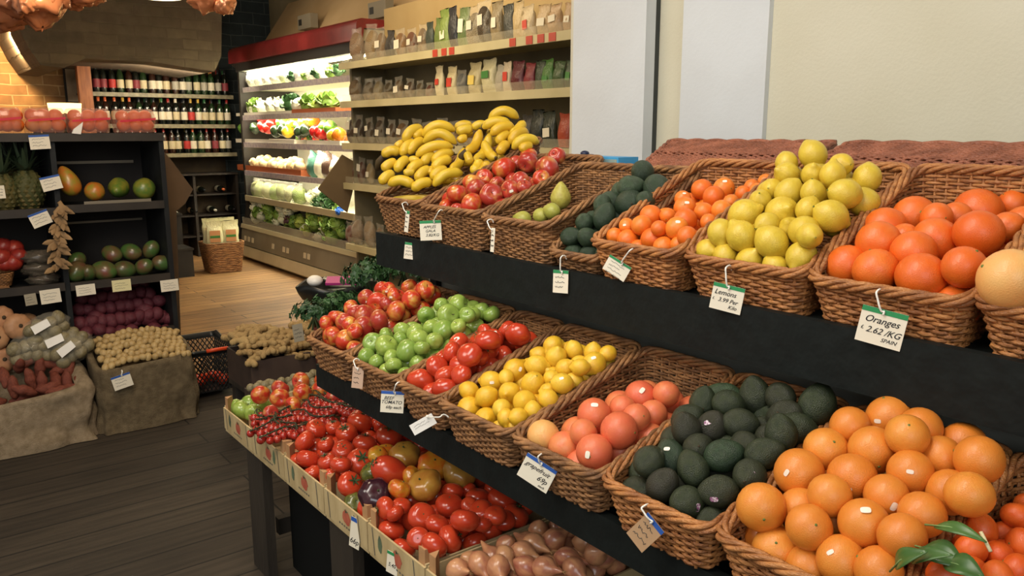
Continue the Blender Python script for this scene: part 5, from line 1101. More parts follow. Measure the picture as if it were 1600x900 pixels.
# ================================================================ FLOOR ITEMS IN THE MIDDLE
# hand basket
hb=empty('shopping_basket',(1.36,4.62,.05),'black plastic shopping basket with orange handle standing beside the potato sack','shopping basket')
bp=M('black_plastic','1a1d1e',rough=.35); C8={}
bl,br_,fr_,fl_=onZ(300,520,.27),onZ(374,545,.27),onZ(366,552,.27),None
x0,x1,y0,y1,z0,z1=1.23,1.49,4.50,4.92,.03,.29
def lerp(a,b,t): return a+(b-a)*t
def side(p00,p10,p01,p11,n,m): # diagonal lattice of thin bars between bottom and top edges
    mb=MB()
    for i in range(-m,n+1):
        for sg in (0,1):
            q=[]
            for j in range(m+1):
                u=(i+j)/n if sg==0 else (i+m-j)/n
                if 0<=u<=1: t=j/m; q.append(lerp(lerp(p00,p10,u),lerp(p01,p11,u),t))
            if len(q)>1: mb.tube(np.array(q),.0035,4,cap=False)
    return mb
B0=[np.array(v,float) for v in ((x0+.03,y0+.03,z0),(x1-.03,y0+.03,z0),(x1-.03,y1-.03,z0),(x0+.03,y1-.03,z0))]; T0=[np.array(v,float) for v in ((x0,y0,z1-.03),(x1,y0,z1-.03),(x1,y1,z1-.03),(x0,y1,z1-.03))]
for i in range(4):
    j=(i+1)%4; side(B0[i],B0[j],T0[i],T0[j],9 if i%2==0 else 13,6).build('lattice_side',bp,hb)
MB().hexa([B0[0],B0[1],B0[2],B0[3]]+[b+np.array([0,0,.006]) for b in B0]).build('bottom',bp,hb,smooth=False)
mb=MB(); R_=[]; 
for i in range(4):
    a,b=T0[i],T0[(i+1)%4]
    for t in np.linspace(0,1,10,endpoint=False): p=lerp(a,b,t)+np.array([0,0,.03+(.03*math.cos((t-.5)*PI*2)*-.6 if i%2 else 0)]); R_.append(p)
R_=np.array(R_); low=R_.copy(); low[:,2]=z1-.035; out=R_-np.array([(x0+x1)/2,(y0+y1)/2,0]); out[:,2]=0; out/=np.linalg.norm(out,axis=1)[:,None]
G=np.stack([low,R_,R_+out*.014,R_+out*.014-np.array([0,0,.012])],1); mb.grid(G,True); mb.build('rim',bp,hb)
hd=MB(); hy=np.linspace(0,PI,11)
hd.tube(np.array([(x0-.01,lerp(y0,y1,.5)+.0,z1-.01),(x0-.012,lerp(y0,y1,.5)-.17,z1-.02)]),.007,6).build('handle_arm',bp,hb)
MB().tube(np.array([(1.31,y0-.016,.285),(1.36,y0-.018,.287),(1.43,y0-.016,.285)]),.011,8).build('handle_grip',M('orange_plastic','d84a20',rough=.4),hb)
for i,(x,y) in enumerate(((318,590),(330,588),(338,594),(324,600),(345,590),(312,596))):
    P=onZ(x,y,.07); P[0]=min(max(P[0],x0+.07),x1-.07); P[1]=min(max(P[1],y0+.07),y1-.1); tag(spawn('tomato',P+np.array([.035*(i%3)-.03,.05*(i//3),0]),.034),f'orange-red tomato inside the black shopping basket, {ordn(i)} of six','tomato','tomatoes in the shopping basket')
# ginger crate, root crate
dk0=M('dark_crate_wood','2a2622','1e1b18',6,.7)
gc=M('brown_crate','4c3c32','3a2c26',6,.7)
def simple_crate(x0,x1,y0,y1,z0,z1,label,name='root_crate'):
    e=empty(name,((x0+x1)/2,(y0+y1)/2,z0),label,'crate'); t=.01
    MB().box(x0,x1,y0,y0+t,z0,z1).build('front_board',gc,e,smooth=False); MB().box(x0,x1,y1-t,y1,z0,z1).build('back_board',gc,e,smooth=False)
    MB().box(x0,x0+t,y0+t,y1-t,z0,z1).build('end_board',gc,e,smooth=False); MB().box(x1-t,x1,y0+t,y1-t,z0,z1).build('end_board',gc,e,smooth=False)
    MB().box(x0+t,x1-t,y0+t,y1-t,z0,z0+t).build('bottom',gc,e,smooth=False); return e
g0=onZ(352,596,.40); g1=onZ(490,565,.40)
GX0,GX1,GY0_,GY1_=1.27,1.87,3.66,4.0
simple_crate(GX0,GX1,GY0_,GY1_,.26,.42,'dark brown crate of ginger roots behind the far end of the table')
simple_crate(1.17,1.62,3.2,3.48,.26,.36,'dark crate of small brown roots in front of the ginger')
st=empty('low_stand',(1.4,3.7,0),'low dark stand under the ginger crate beyond the table','stand')
MB().box(1.27,1.85,3.22,4.0,.235,.26).build('stand_top',tw,st,smooth=False)
for x in (1.28,1.74):
    for y in (3.26,3.94): MB().box(x,x+.05,y,y+.05,0,.235).build('leg',tw,st,smooth=False)
gi=0
for j in range(8):
    for i in range(9):
        x=GX0+.025+i*.068+RNG.uniform(-.012,.012); y=GY0_+.03+j*.04+RNG.uniform(-.01,.01); z=.412+.07*math.sin((y-GY0_)/(.36)*PI)+.03*math.sin(i*1.3)+.04*(j/8)
        tag(spawn('ginger',(x,y,z),.034,aimq((RNG.uniform(-.3,.3),RNG.uniform(-.3,.3),1),RNG.uniform(0,6))),f'knobbly ginger root in the dark crate, {ordn(j)} row back, {ordn(i)} from left','ginger','ginger roots in the crate')
for j in range(5):
    for i in range(12):
        tag(spawn('potato_g',(1.19+i*.036+RNG.uniform(-.008,.008),3.225+j*.052,.36+.012*(j%2)+RNG.uniform(0,.02)),.021,parts=False),f'small brown root before the ginger crate, {ordn(j)} row back, {ordn(i)} from left','root vegetable','small brown roots in front of the ginger'); 
for o in list(D.objects):
    if o.get('group')=='small brown roots in front of the ginger': o.name='earthy_root'
# greens in the far crate on the table
for i,(x,y,r) in enumerate(((378,640,.035),(388,632,.032),(410,638,.034),(395,645,.03),(368,636,.028))):
    tag(spawn('apple_green',onZ(x,y,.555),r),f'green fruit at the bottom of the far crate, {["left","back","right","middle","far left"][i]} one','apple','green fruit in the far crate').name='green_fruit'
# black bin with pink card
bx,by=1.66,3.5
e=empty('flower_bucket',(bx,by,0),'reddish bucket topped by a black tray with pink card behind the greens','bucket')
MB().revolve([(1e-4,.0),(.11,.0),(.13,.7),(.12,.7),(.11,.02),(1e-4,.02)],24).build('bucket',M('bucket_red','5c241c','48201a',4,.5),e,loc=(0,0,0))
q0=onZ(497,443,.78); mb=MB(); G=[]
for (z,k) in ((.70,.7),(.72,.9),(.76,1.0),(.79,1.06),(.785,1.0),(.75,.9)):
    G.append([(bx+math.cos(t)*.19*k*(1+.04*math.sin(5*t)),by+math.sin(t)*.14*k,z+.012*math.sin(4*t)*(k>.95)) for t in np.linspace(0,2*PI,32,endpoint=False)])
mb.grid(np.array(G).transpose(1,0,2),True); mb.F.append(tuple(i*6+5 for i in range(32))); mb.build('tray',bp,e)
pk=onZ(543,436,.80); MB().box(-.10,.10,-.03,.04,0,.012).build('pink_card',M('pink_card','b0307c',rough=.5),e,loc=(0,0,0),smooth=False); 
o=[c for c in e.children if c.name.startswith('pink_card')][0]; o.location=(.03,-.04,.79); o.rotation_euler=(.3,0,-.6)
o=MB().revolve(prof_sphere(9,.7)*.038,14).build('paper_ball',whitecard,e,loc=(0,0,0)); o.location=(-.10,.04,.80)
o=MB().box(-.09,.09,-.035,.035,0,.006).build('frilled_paper',M('frilled_paper','d0ccb8','3a3a34',60,.6,lo=.45,hi=.5),e,loc=(0,0,0),smooth=False); o.location=(.05,.06,.79); o.rotation_euler=(0,0,-.6)
# kale / parsley bunches at the end of the lower tier
def frond(name,P,r,seed,label):
    rg=np.random.default_rng(seed); mb=MB()
    for i in range(90):
        a=rg.uniform(0,2*PI); el=rg.uniform(-.1,1.3); d=np.array([math.cos(a)*math.cos(el)*1.3,math.sin(a)*math.cos(el),math.sin(el)*.8]); c=d*r*rg.uniform(.5,1.0); nn=7; V=[c]; s=np.cross(d,(0,0,1)); s/=np.linalg.norm(s)+1e-9; u=np.cross(s,d); q=r*rg.uniform(.14,.26)
        for k in range(nn*2):
            t=k*PI/nn; rr=q*(1 if k%2 else .6); V.append(c+(s*math.cos(t)+u*math.sin(t))*rr+d*rg.uniform(-.2,.2)*q)
        mb.add(V,[(0,k+1,(k+1)%(nn*2)+1) for k in range(nn*2)])
    e=empty(name,P,label,'greens','bunches of curly greens at the far end of the rack',world=False)
    mb.build('leaves',LF['dark'],e,loc=(0,0,0),smooth=False)
    st=MB()
    for i in range(6): st.tube([(0,.0,-r*.2),(.02*math.cos(i),.02*math.sin(i),-r*.8)],.003,5)
    st.build('stems',calm,e,loc=(0,0,0))
for i,(x,y,Y,r) in enumerate(((490,490,2.30,.06),(515,482,2.34,.07),(540,475,2.38,.06),(575,434,2.42,.08),(600,425,2.44,.08),(630,418,2.40,.08),(655,425,2.30,.06))):
    frond('curly_greens',onY(x,y,Y),r,i+3,'bunch of dark curly greens '+['at the far left corner of the rack','second from left behind the red apples','third from left behind the red apples','below the left end of the upper board','between the two posts at the rack end','right of the posts under the upper board','deepest in the shadow under the upper board'][i])
MB().box(1.16,1.38,2.2,2.46,0,.868).build('crate_stand',dk0,loc=(1.27,2.33,0),smooth=False,label='dark upright box under the greens crate at the rack end',cat='box')
simple_crate(1.10,1.42,2.16,2.50,.87,.93,'low dark crate under the curly greens at the rack end','greens_crate')
# snack basket by the fridge
wb=(2.8,8.75)
e=empty('tall_wicker_basket',(wb[0],wb[1],0),'square wicker basket of snack bags standing on the floor by the fridge','basket'); mb=MB()
for k in range(26):
    q=.165+.0016*k; nn=96; t=np.arange(nn)*2*PI/nn; c,s=np.cos(t),np.sin(t); w_=1+.02*np.sin(t*24+(PI if k%2 else 0))
    mb.tube(np.stack([wb[0]+np.sign(c)*np.abs(c)**.3*q*w_,wb[1]+np.sign(s)*np.abs(s)**.3*q*.8*w_,.01+.0125*k+0*t],1),.0072,5,closed=True,up=(0,0,1))
mb.build('woven_wall',wick_d,e); MB().box(wb[0]-.15,wb[0]+.15,wb[1]-.12,wb[1]+.12,.005,.25).build('lining',M('wicker_base','5a3a22','3d2716',60,.8),e,smooth=False)
for i,(dx,dy) in enumerate(((-.085,-.06),(.085,-.06),(-.085,.06),(.085,.06))):
    bag((wb[0]+dx,wb[1]+dy,.255+.02*(i>1)),.17,.30,.08,'d8d4a8',['cream snack bag with green oval print, front left in the basket','cream snack bag with green oval print, front right in the basket','cream snack bag at the back left of the basket','cream snack bag at the back right of the basket'][i],'snack bags in the wicker basket',face=(-.2,-1,0),lab=6,labz=.26,labh=.42,labw=.62)
for o in [o for o in D.objects if o.get('group')=='snack bags in the wicker basket']:
    MB().hexa([(-.05,-.0485,.125),(.05,-.0485,.125),(.05,-.044,.125),(-.05,-.044,.125),(-.05,-.0485,.15),(.05,-.0485,.15),(.05,-.044,.15),(-.05,-.044,.15)]).build('green_band',lblm[2],o,loc=(0,0,0),smooth=False)
# ================================================================ WINE
WY=9.95; gls=[M('bottle_dark','10140f',rough=.12,coat=.5),M('bottle_green','1c3018',rough=.12,coat=.5),M('bottle_brown','2a160e',rough=.12,coat=.5)]
wl=[M('wine_label_'+str(i),c,rough=.6) for i,c in enumerate(('d8d0b8','c8bc98','b0302c','d4cc60','a8a494','7c2c34','d0a878'))]
wc=[M('capsule_'+str(i),c,rough=.35) for i,c in enumerate(('14181a','8c2420','2c5a34','b89840','1a1a1e','b85a30','c8c4b4'))]
pf=[(1e-4,0),(.036,0),(.038,.01),(.038,.19),(.034,.215),(.018,.245),(.014,.26),(.014,.30),(1e-4,.30)]
BM=[MB().revolve(pf,12).mesh('wine_bottle',g) for g in gls]
LBm=[MB().revolve([(.0386,.06),(.0388,.062),(.0388,.15),(.0386,.152)],12).mesh('label',l) for l in wl]
CPm=[MB().revolve([(.0150,.245),(.0152,.26),(.0152,.303),(.005,.305)],8).mesh('capsule',c) for c in wc]
ws=empty('wine_shelving',(2.6,WY,0),'dark wooden wine shelving filled with bottles in the arched alcove','shelving'); wd=M('wine_shelf_wood','2c241c','1e1812',5,.6); we=M('wine_shelf_edge','8a8468','6a6450',20,.5)
WX0,WX1=1.80,3.44
MB().box(WX0,WX1,WY+.36,WY+.38,0,2.4).build('back_panel',M('wine_back','4a3c28','32281a',4,.8),ws,smooth=False)
for z in (1.915,1.57,1.235):
    MB().box(WX0,WX1,WY-.02,WY+.36,z-.02,z).build('shelf',wd,ws,smooth=False); MB().box(WX0,WX1,WY-.03,WY-.02,z-.035,z+.01).build('shelf_edge',we,ws,smooth=False)
for x in (2.2,2.6,3.0): MB().box(x,x+.02,WY,WY+.36,1.25,1.9).build('upright',wd,ws,smooth=False) if False else None
MB().box(WX0,WX1,WY-.02,WY+.36,.98,1.0).build('shelf',wd,ws,smooth=False)
for x in (WX0,2.35,2.9,WX1-.03): MB().box(x,x+.03,WY,WY+.36,0,.98).build('upright',wd,ws,smooth=False)
for z in (.25,.5,.75): MB().box(WX0,WX1,WY+.02,WY+.36,z-.015,z).build('shelf',wd,ws,smooth=False)
yg=M('yellow_glow_lamp',(1,.75,.2,1),emit=2.2)
def bottle(x,y,z,label,group,big=1.,gi_=None,li=None,ci=None,q=None,lay=False):
    o=D.objects.new('wine_bottle',BM[int(RNG.integers(3)) if gi_ is None else gi_]); COL.objects.link(o); o.location=(x,y,z); o.scale=(big,big,big); o.rotation_euler=(0,0,RNG.uniform(-.3,.3)) if not lay else (PI/2,0,0)
    for me in (LBm[int(RNG.choice([0,0,0,1,1,1,4,0,1,2,5,6])) if li is None else li],CPm[int(RNG.integers(7)) if ci is None else ci]):
        c=D.objects.new(me.name.split('.')[0],me); COL.objects.link(c); c.parent=o
    return tag(o,label,'wine bottle',group)
for r,(z,nm) in enumerate(((1.915,'top'),(1.57,'middle'),(1.235,'lower'))):
    for row_,yy in enumerate((WY+.04,WY+.14)):
        n=19
        for i in range(n):
            x=WX0+.07+i*(WX1-WX0-.14)/(n-1)+.02*row_+RNG.uniform(-.009,.009)
            if r==0 and i<4: bottle(x,yy,z+.0,f'dark wine bottle on the top wine shelf, {"front" if row_==0 else "back"} row, {ordn(i)} from left','wine bottles on the top shelf',gi_=0,li=5 if i<3 else 2,ci=0)
            else: bottle(x,yy,z,f'wine bottle on the {nm} wine shelf, {"front" if row_==0 else "back"} row, {ordn(i)} from left',f'wine bottles on the {nm} shelf')
for i in range(16):
    x=WX0+.9+i*.045; 
for i in range(14): bottle(WX0+.08+i*.115,WY+.30,.80-.25*(i%2),f'dark wine bottle lying in the lower wine rack, {ordn(i)} from left, neck outwards','wine bottles lying in the lower rack',gi_=0,lay=True)
# brown cardboard sheet and dark crates between shelves and wine
Pb=[onY(x,y,4.98) for x,y in ((252,232),(268,250),(302,296),(290,318),(276,330),(272,430),(262,430))]
Pb[-1][2]=0.;Pb[-2][2]=0.
MB().prism([(p[0],p[2]) for p in Pb],1,4.985,5.0).build('cardboard_sheet',M('brown_board2','6a5238','584430',4,.8),loc=tuple(Pb[0]),smooth=False,label='brown cardboard sheet sticking out behind the right end of the produce shelves',cat='cardboard')
dk=M('dark_crate_wood','2a2622','1e1b18',6,.7)
for i,(x0_,x1_,y_,h_,l) in enumerate(((2.0,2.5,9.1,.62,'dark wooden box stacked beside the wine shelving'),(1.95,2.45,8.6,.30,'low dark wooden box on the floor beyond the produce shelves'))):
    e=empty('wooden_box',((x0_+x1_)/2,y_,0),l,'box')
    MB().box(x0_,x1_,y_,y_+.35,0.0,h_-.02).build('body',dk,e,smooth=False); MB().box(x0_-.01,x1_+.01,y_-.01,y_+.36,h_-.02,h_).build('lid',dk,e,smooth=False)
# ledge with dark jars and glowing lamp before the brick wall
e=empty('counter',(.95,8.3,0),'dark counter with jars in front of the warm brick wall','counter'); MB().box(.3,1.6,8.1,8.5,1.42,1.46).build('counter_top',dk,e,smooth=False); MB().box(.32,1.58,8.15,8.45,0,1.42).build('counter_body',dk,e,smooth=False)
for i,(x,y) in enumerate(((53,152),(71,153),(92,153),(112,153))):
    P=onY(x,160,8.25); e=empty('dark_jar',(P[0],8.25,1.46),f'dark jar silhouetted before the bright brick wall, {ordn(i)} from left','jar','dark jars on the counter'); wj=.05 if i else .03
    MB().revolve([(1e-4,0),(wj,0),(wj*1.02,.02),(wj*1.02,.15),(wj*.9,.165),(1e-4,.165)],14).build('jar',bp,e,loc=(0,0,0)); MB().revolve([(wj*.8,.165),(wj*.8,.185),(1e-4,.187)],14).build('stopper',dk,e,loc=(0,0,0))
    e.children[0].location=(0,0,0); e.children[1].location=(0,0,0)
P=onY(93,143,8.6); e=empty('table_lamp',(P[0],8.42,1.46),'small glowing yellow lamp shade behind the dark jars','lamp')
o=MB().revolve([(.13,.20),(.14,.29),(.135,.29),(.125,.20)],20).build('lamp_shade',M('lamp_shade',(1,.72,.3,1),emit=2.5),e,loc=(0,0,0)); o=MB().tube([(0,0,0),(0,0,.27)],.01,8).build('pole',dk,e,loc=(0,0,0))
o=MB().revolve([(1e-4,0),(.05,0),(.05,.012),(1e-4,.015)],14).build('base',dk,e,loc=(0,0,0))
P=onY(111,130,10.28); e=empty('picture_frame',P,'narrow dark picture frame on the brick wall beside the orange post','picture frame',world=False)
MB().box(-.07,.07,-.02,.01,-.22,.17).build('frame',dk,e,loc=(0,0,0),smooth=False); MB().box(-.05,.05,-.023,-.018,-.20,.15).build('picture',M('picture_paper','b8a88c','98886c',6,.7),e,loc=(0,0,0),smooth=False)
l=D.lights.new('copper_bulb','POINT'); l.energy=9; l.color=(1,.7,.4); l.shadow_soft_size=.05; o=D.objects.new('copper_bulb',l); COL.objects.link(o); o.location=tuple(onY(75,-30,5.5))
# pendant and crumpled copper shades
P=onY(248,-4,6.0); e=empty('pendant_lamp',(P[0],6.0,P[2]),'round white pendant lamp at the top edge of the picture','lamp'); c=M('lamp_white','f0ead8',rough=.4)
o=MB().revolve([(.155,.0),(.15,.03),(.10,.10),(.03,.14),(.03,.15),(1e-4,.15)],28).build('lamp_shade',c,e,loc=(0,0,0)); o=MB().revolve([(1e-4,.002),(.15,.002)],28).build('diffuser',M('lamp_glow',(1,.96,.82,1),emit=4),e,loc=(0,0,0)); o=MB().tube([(0,0,.14),(0,0,3.3-P[2])],.006,6).build('cord',bp,e,loc=(0,0,0))
cop=M('copper_foil','c88a68','b0704e',5,.22,metal=.5,bump=.3,bscale=6.)
for i,(pts,l) in enumerate((([(-12,-25,.26),(10,5,.22),(15,-15,.25),(60,-18,.26),(85,-12,.14),(40,2,.10)],'large crumpled copper foil shade in the top left corner'),([(112,-8,.12),(135,-14,.14)],'small crumpled copper foil shade left of the pendant lamp'),([(320,-14,.19),(345,0,.11),(352,8,.10)],'crumpled copper foil shade right of the pendant lamp'))):
    c0=onY(pts[0][0],pts[0][1],6.0); e=empty('copper_shade',c0,l,'lampshade','crumpled copper foil shades'); mb=MB()
    for j,(x,y,r) in enumerate(pts[:]):
        q=onY(x,y,6.0-.05*j); mb.grid(crumple(44,26,(r*.95,r*.8,r*.95),.30,2.2,j+i*9)+q,True)
    mb.build('foil',cop,e); MB().tube([c0+np.array([0,0,.05]),np.array([c0[0],c0[1],3.3])],.006,6).build('cord',bp,e)
# ================================================================ PRICE CARDS
hookm=M('hook_white','f0eee4',rough=.3); cardm=M('card_cream','e8e0cc',rough=.5); faint=M('faint_print','a8a094',rough=.6)
def card(px,py,wp,hp,X,roll,label,lines=(),strip=green_strip,hook=None,yawc=.35,plane='X',group='price cards hung on the baskets',cm=None,scr=3,name='price_card'):
    """card whose centre is seen at px,py; wp,hp its size in photo pixels"""
    P=onX(px,py,X) if plane=='X' else onY(px,py,X); dep=(P-O)@FW; w=wp*dep/FPX; h=hp*dep/FPX
    # facing: out of the shelf front, turned a little towards the aisle
    base=Vector((-1,0,0)) if plane=='X' else Vector((0,-1,0)); tocam=Vector(O-P).normalized(); z=(base*(1-yawc)+tocam*yawc); z.z*=.4; z.normalize()
    x=Vector((0,0,1)).cross(z).normalized(); y=z.cross(x); Rm=Matrix.Rotation(math.radians(roll),3,z); x=Rm@x; y=Rm@y
    e=empty(name,P,label,'price card',group,world=False); e.matrix_world=Mx(x,y,z,P)
    MB().box(-w/2,w/2,-h/2,h/2,-.0006,.0006).build('card',cm or cardm,e,loc=(0,0,0),smooth=False)
    if strip: MB().box(-w/2,w/2,h*.36,h/2,.0007,.0012).build('header_strip',strip,e,loc=(0,0,0),smooth=False)
    for (s,x_,y_,sz,sh) in lines:
        put_text(text_mesh(s,sz*h,sh,bold=.0004*sz),Mx((1,0,0),(0,1,0),(0,0,1),(x_*w,y_*h,.0011)),e)
    if not lines and scr:
        mb=MB(); rg=np.random.default_rng(int(px+py))
        for k in range(scr):
            yy=h*(.2-.22*k); n=14; t=np.linspace(-.36,.1+.25*rg.random(),n); Q=np.stack([t*w,yy+rg.uniform(-.05,.05,n)*h,np.full(n,.001)],1); mb.tube(Q,.010*h,4)
        mb.build('handwriting',M('grey_ink','4a4844',rough=.6),e,loc=(0,0,0))
    if hook:
        hx,hy=hook; Q=onX(hx,hy,X-.0 if plane=='X' else X) if plane=='X' else onY(hx,hy,X); a=Vector(Q); top=Rm.inverted()@Vector((0,0,0))
        loc=e.matrix_world.inverted(); q=np.array(loc@a); b=np.array([q[0]*.25,h*.42,.003]); s=np.array([0,0,.004]); dr=q-b; L=np.linalg.norm(dr); inw=np.array(loc.to_3x3()@Vector((1,0,0) if plane=='X' else (0,1,0)))
        pts=[b+np.array([.003,-.004,0]),b+np.array([.004,.003,0]),b,b+dr*.35+s,b+dr*.7+s,q+s*1.5,q+inw*.006+np.array([0,.004,0]),q+inw*.013+np.array([0,.001,0]),q+inw*.016-np.array([0,.006,0])]
        t=np.linspace(0,len(pts)-1,30); pts=np.array(pts); pp=np.stack([np.interp(t,range(len(pts)),pts[:,k]) for k in range(3)],1); ker=np.array([.25,.5,.25])
        for _ in range(2): pp[1:-1]=.25*pp[:-2]+.5*pp[1:-1]+.25*pp[2:]
        MB().tube(pp,.0016 if plane=='X' else .003,6).build('hook',hookm,e,loc=(0,0,0))
    return e
card(1377,512,68,58,1.148,-8,'white price card reading Oranges 2.62 /KG hung on the upper orange basket',[('Oranges',-.02,.17,.26,.35),('2.62 /KG',.06,-.12,.24,.35),('SPAIN',.22,-.33,.15,.3),('£',-.40,-.10,.14,0)],green_strip,(1370,456),yawc=.55)
card(1136,466,50,42,1.145,-8,'white price card reading Lemons 3.99 per Kilo on the upper lemon basket',[('Lemons',-.08,.17,.26,.3),('3.99 Per',.04,-.10,.22,.3),('Kilo',.22,-.32,.20,.3),('£',-.42,-.10,.14,0)],green_strip,(1135,418),yawc=.55)
card(673,360,34,31,1.145,3,'white price card reading APPLES GALA hung on the gala apple basket',[('APPLES',-.05,.17,.2,.3),('GALA',-.02,-.03,.2,.3),('3.82/KG',.06,-.24,.2,.3)],green_strip,(686,330),yawc=.8)
card(636,346,8,34,1.14,-8,'narrow edge-on card hanging below the bananas',(),green_strip,(630,318),yawc=.3)
card(770,375,7,38,1.14,-4,'narrow edge-on card hanging on the pear basket',(),None,(763,345),yawc=.3)
card(876,440,25,36,1.142,0,'small cream card hung in front of the green avocados',(),green_strip,(877,402),yawc=.6)
card(964,419,40,26,1.138,-28,'tilted cream card with black scribbles hung on the clementine basket',(),green_strip,(985,391),yawc=.6,scr=4)
card(640,392,17,26,1.15,-6,'tiny card pinned to the black board under the banana basket',(),green_strip,None,yawc=.7)
card(839,739,55,42,.862,-24,'blue edged price card reading grapefruit 69p on the grapefruit basket',[('grapefruit',-.04,.15,.26,.5),('69p',.22,-.14,.28,.4),('each',.28,-.38,.14,.4)],blue_strip,(842,712),yawc=.6)
card(1008,832,38,58,.86,-38,'creased brown price card hanging on the lower avocado basket',(),blue_strip,(1004,792),yawc=.35,cm=M('card_tan','b89470',rough=.6))
card(613,628,36,34,.862,-4,'blue edged price card reading beef tomato 68p each above the crates',[('BEEF',-.16,.17,.22,.3),('TOMATO',-.04,-.02,.22,.3),('68p each',.06,-.25,.2,.3)],blue_strip,(619,600),yawc=.85)
card(559,590,18,34,.862,-5,'small pinkish card hung below the green apples',(),None,(553,563),yawc=.7,cm=M('card_pink','c8a890',rough=.6))
card(661,663,42,18,.852,32,'bright white tag tilted up on a white hook under the lemon basket',(),None,(689,651),yawc=.7,cm=whitecard,scr=2)
card(555,833,22,50,.827,-6,'blue edged price card reading 66 on the side of the heirloom crate',[('66p',.0,-.28,.26,.2)],blue_strip,None,yawc=.3,group='price cards pinned to the crates')
card(613,880,24,36,.827,-4,'green edged price card pinned to the round tomato crate',[('5.40',.0,-.10,.26,.2)],green_strip,None,yawc=.3,group='price cards pinned to the crates')
for (px,py,w_,h_,r,l,hk,cm) in ((62,222,28,22,3,'blue topped card at the top of the shelf divider',None,None),(80,286,28,22,12,'blue topped card tilted beside the long papaya',None,None),(63,342,28,22,20,'blue topped tilted card next to the husk braid',None,None),(134,453,27,17,2,'reddish printed card under the left mangoes',None,None),(190,446,27,18,1,'yellowish card under the middle of the mango shelf',None,M('card_yellow','e0d8a8',rough=.6)),(265,446,26,18,-2,'card at the right end of the mango shelf edge',None,None),(79,463,28,22,3,'card hanging under the wrapped vegetable packs',None,None),(48,468,16,18,-4,'small grey tag on a string left of the wrapped packs',None,M('tag_grey','a09884',rough=.6)),(2,300,10,20,2,'card cut off by the left edge in front of the pineapples',None,None)):
    card(px,py,w_,h_,SY-.02,-r if r<0 else r,l,(),blue_strip if 'blue' in l else None,hk,plane='Y',yawc=.4,group='price cards on the produce shelves',cm=cm)
card(191,596,28,22,4.205,12,'blue topped price card hanging on the baby potato sack',(),blue_strip,(191,580),plane='Y',yawc=.4,group='price cards on the produce shelves')
card(466,520,16,28,3.62,5,'greyish card standing up at the back of the ginger crate',(),None,None,plane='Y',yawc=.4,group='price cards on the produce shelves',cm=M('tag_grey','a09884',rough=.6))
# ---------------------------------------------------------------- cherry tomato trusses
vs=M('vine_stem','3a4226','2a2c1a',15,.8)
TS=[((468,612),(560,650),0),((480,628),(575,642),1),((500,618),(545,628),2),((400,665),(470,640),3),((395,680),(455,655),4),((410,690),(480,668),5),((455,650),(520,660),6),((470,636),(520,648),7),((425,655),(470,680),8),((400,650),(440,670),9),((560,655),(600,650),10)]
for i,(a,b,_) in enumerate(TS):
    A=onZ(a[0],a[1],.605); B=onZ(b[0],b[1],.605); e=empty('cherry_tomato_truss',(A+B)/2,f'truss of cherry tomatoes on dark vine in the second crate, {ordn(i)} from the left','cherry tomatoes','cherry tomato trusses in the second crate',world=False); c=(A+B)/2
    n=9; t=np.linspace(0,1,n); Pp=A+(B-A)*t[:,None]-c; Pp[:,2]+=.02+.006*np.sin(t*7+i); Pp[:,0]+=.01*np.sin(t*9+i); MB().tube(Pp,.0028,5).build('vine',vs,e,loc=(0,0,0))
    d=(B-A)/np.linalg.norm(B-A); s=np.cross(d,(0,0,1)); nt=max(7,int(np.linalg.norm(B-A)/.021)*2)
    for k in range(nt):
        u=(k+.5)/nt; q=A+(B-A)*u-c; side_=1 if k%2 else -1; q=q+s*side_*.0155+np.array([0,0,.002*(k%3)]); o=spawn('cherry',q,.0128*RNG.uniform(.9,1.1)); o.parent=e
        tw_=MB(); r0=Pp[min(n-1,int(u*n))]; tw_.tube([r0,(r0+q)/2+np.array([0,0,.01]),q+np.array([0,0,.011])],.0013,4); tw_.build('twig',vs,o,loc=(0,0,0)); tc_=o.children[0]; tc_.matrix_parent_inverse=(Matrix.Translation(q)@o.rotation_quaternion.to_matrix().to_4x4()@Matrix.Scale(o.scale[0],4)).inverted()
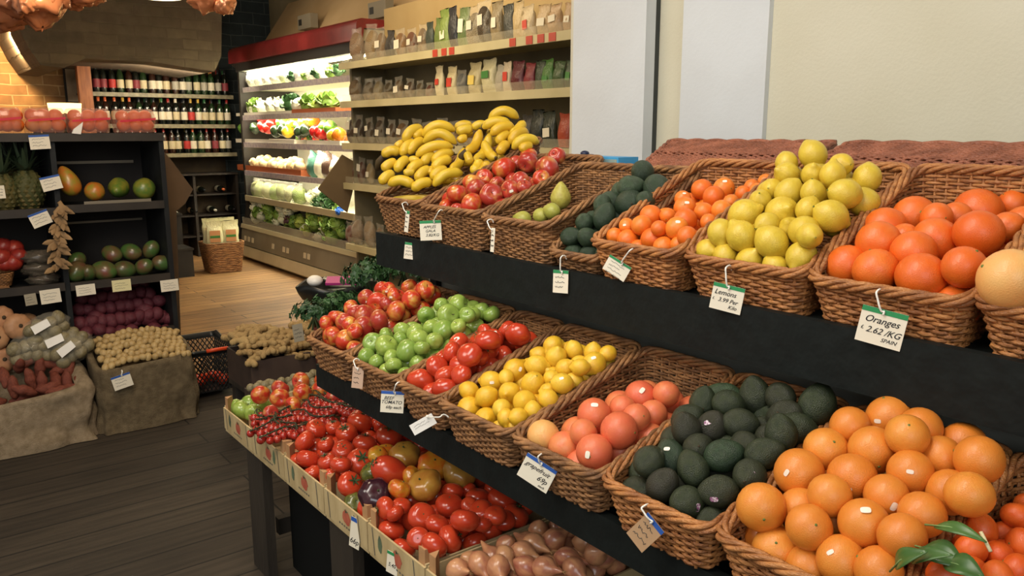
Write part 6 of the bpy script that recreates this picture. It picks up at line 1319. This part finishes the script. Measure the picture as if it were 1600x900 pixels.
for i in range(26):
    x=.87+(i%9)*.035+RNG.uniform(-.006,.006); y=2.21+(i//9)*.06+RNG.uniform(-.01,.01); tag(spawn('cherry',(x,y,.592+RNG.uniform(-.01,.004)),.014),f'loose cherry tomato under the vines, {ordn(i//9)} row, {ordn(i%9)} from left','cherry tomato','loose cherry tomatoes in the second crate')
for i in range(24):
    x=.86+(i%8)*.045; y=1.93+(i//8)*.10; tag(spawn('tomato',(x,y,.545),.03,parts=False),'red vine tomato under the top layer in the middle crates','tomato','vine tomatoes under the top layer')
# mandarin leaves
ml=M('mandarin_leaf','4c7034','35552a',6,.35)
def leaf(P,d,L,W,label,i):
    d=np.array(d,float); d/=np.linalg.norm(d); up=np.array([-.5,-.3,.8]); s=np.cross(d,up); s/=np.linalg.norm(s); u=np.cross(s,d); G=[]
    for t in np.linspace(0,1,12):
        wv=W*math.sin(PI*t**.85)*.5+.0008; G.append([P+d*L*t+s*q*wv+u*(.15*L*math.sin(t*PI)+abs(q)*.25*wv) for q in (-1,-.5,0,.5,1)])
    G=np.array(G); o=MB().grid(G).build('mandarin_leaf',ml,loc=tuple(P)); tag(o,label,'leaf','leaves lying on the mandarins')
    md=o.modifiers.new('thick','SOLIDIFY'); md.thickness=.0008
    MB().tube([P-d*.012-np.array(P),G[4][2]-P+u*.001,G[10][2]-P+u*.001],[.0014,.001,.0005],5).build('midrib',M('leaf_rib','7c9a5c',rough=.5),o,loc=(0,0,0))
def lf(x0,y0,x1,y1,W,X,label,i=0):
    A=onX(x0,y0,X); B=onX(x1,y1,X-.01); leaf(A,B-A,np.linalg.norm(B-A),W,label,i)
lf(1440,858,1510,890,.034,.93,'broad light green leaf lying on the mandarins'); lf(1460,824,1542,848,.016,.94,'slender dark leaf reaching over the mandarins'); lf(1400,888,1450,862,.022,.90,'dark green leaf hanging over the basket rim'); lf(1425,880,1490,868,.02,.91,'folded dark leaf below the broad leaf'); lf(1475,880,1540,905,.03,.92,'leaf at the bottom edge of the picture among the mandarins')
P=onX(1548,862,.93); MB().tube([P,P+np.array([.01,.016,.014])],.0022,6).build('cut_stem',M('pale_stem','d8cca0',rough=.6),loc=tuple(P),label='pale cut stem sticking up from a mandarin at the bottom right',cat='stem')
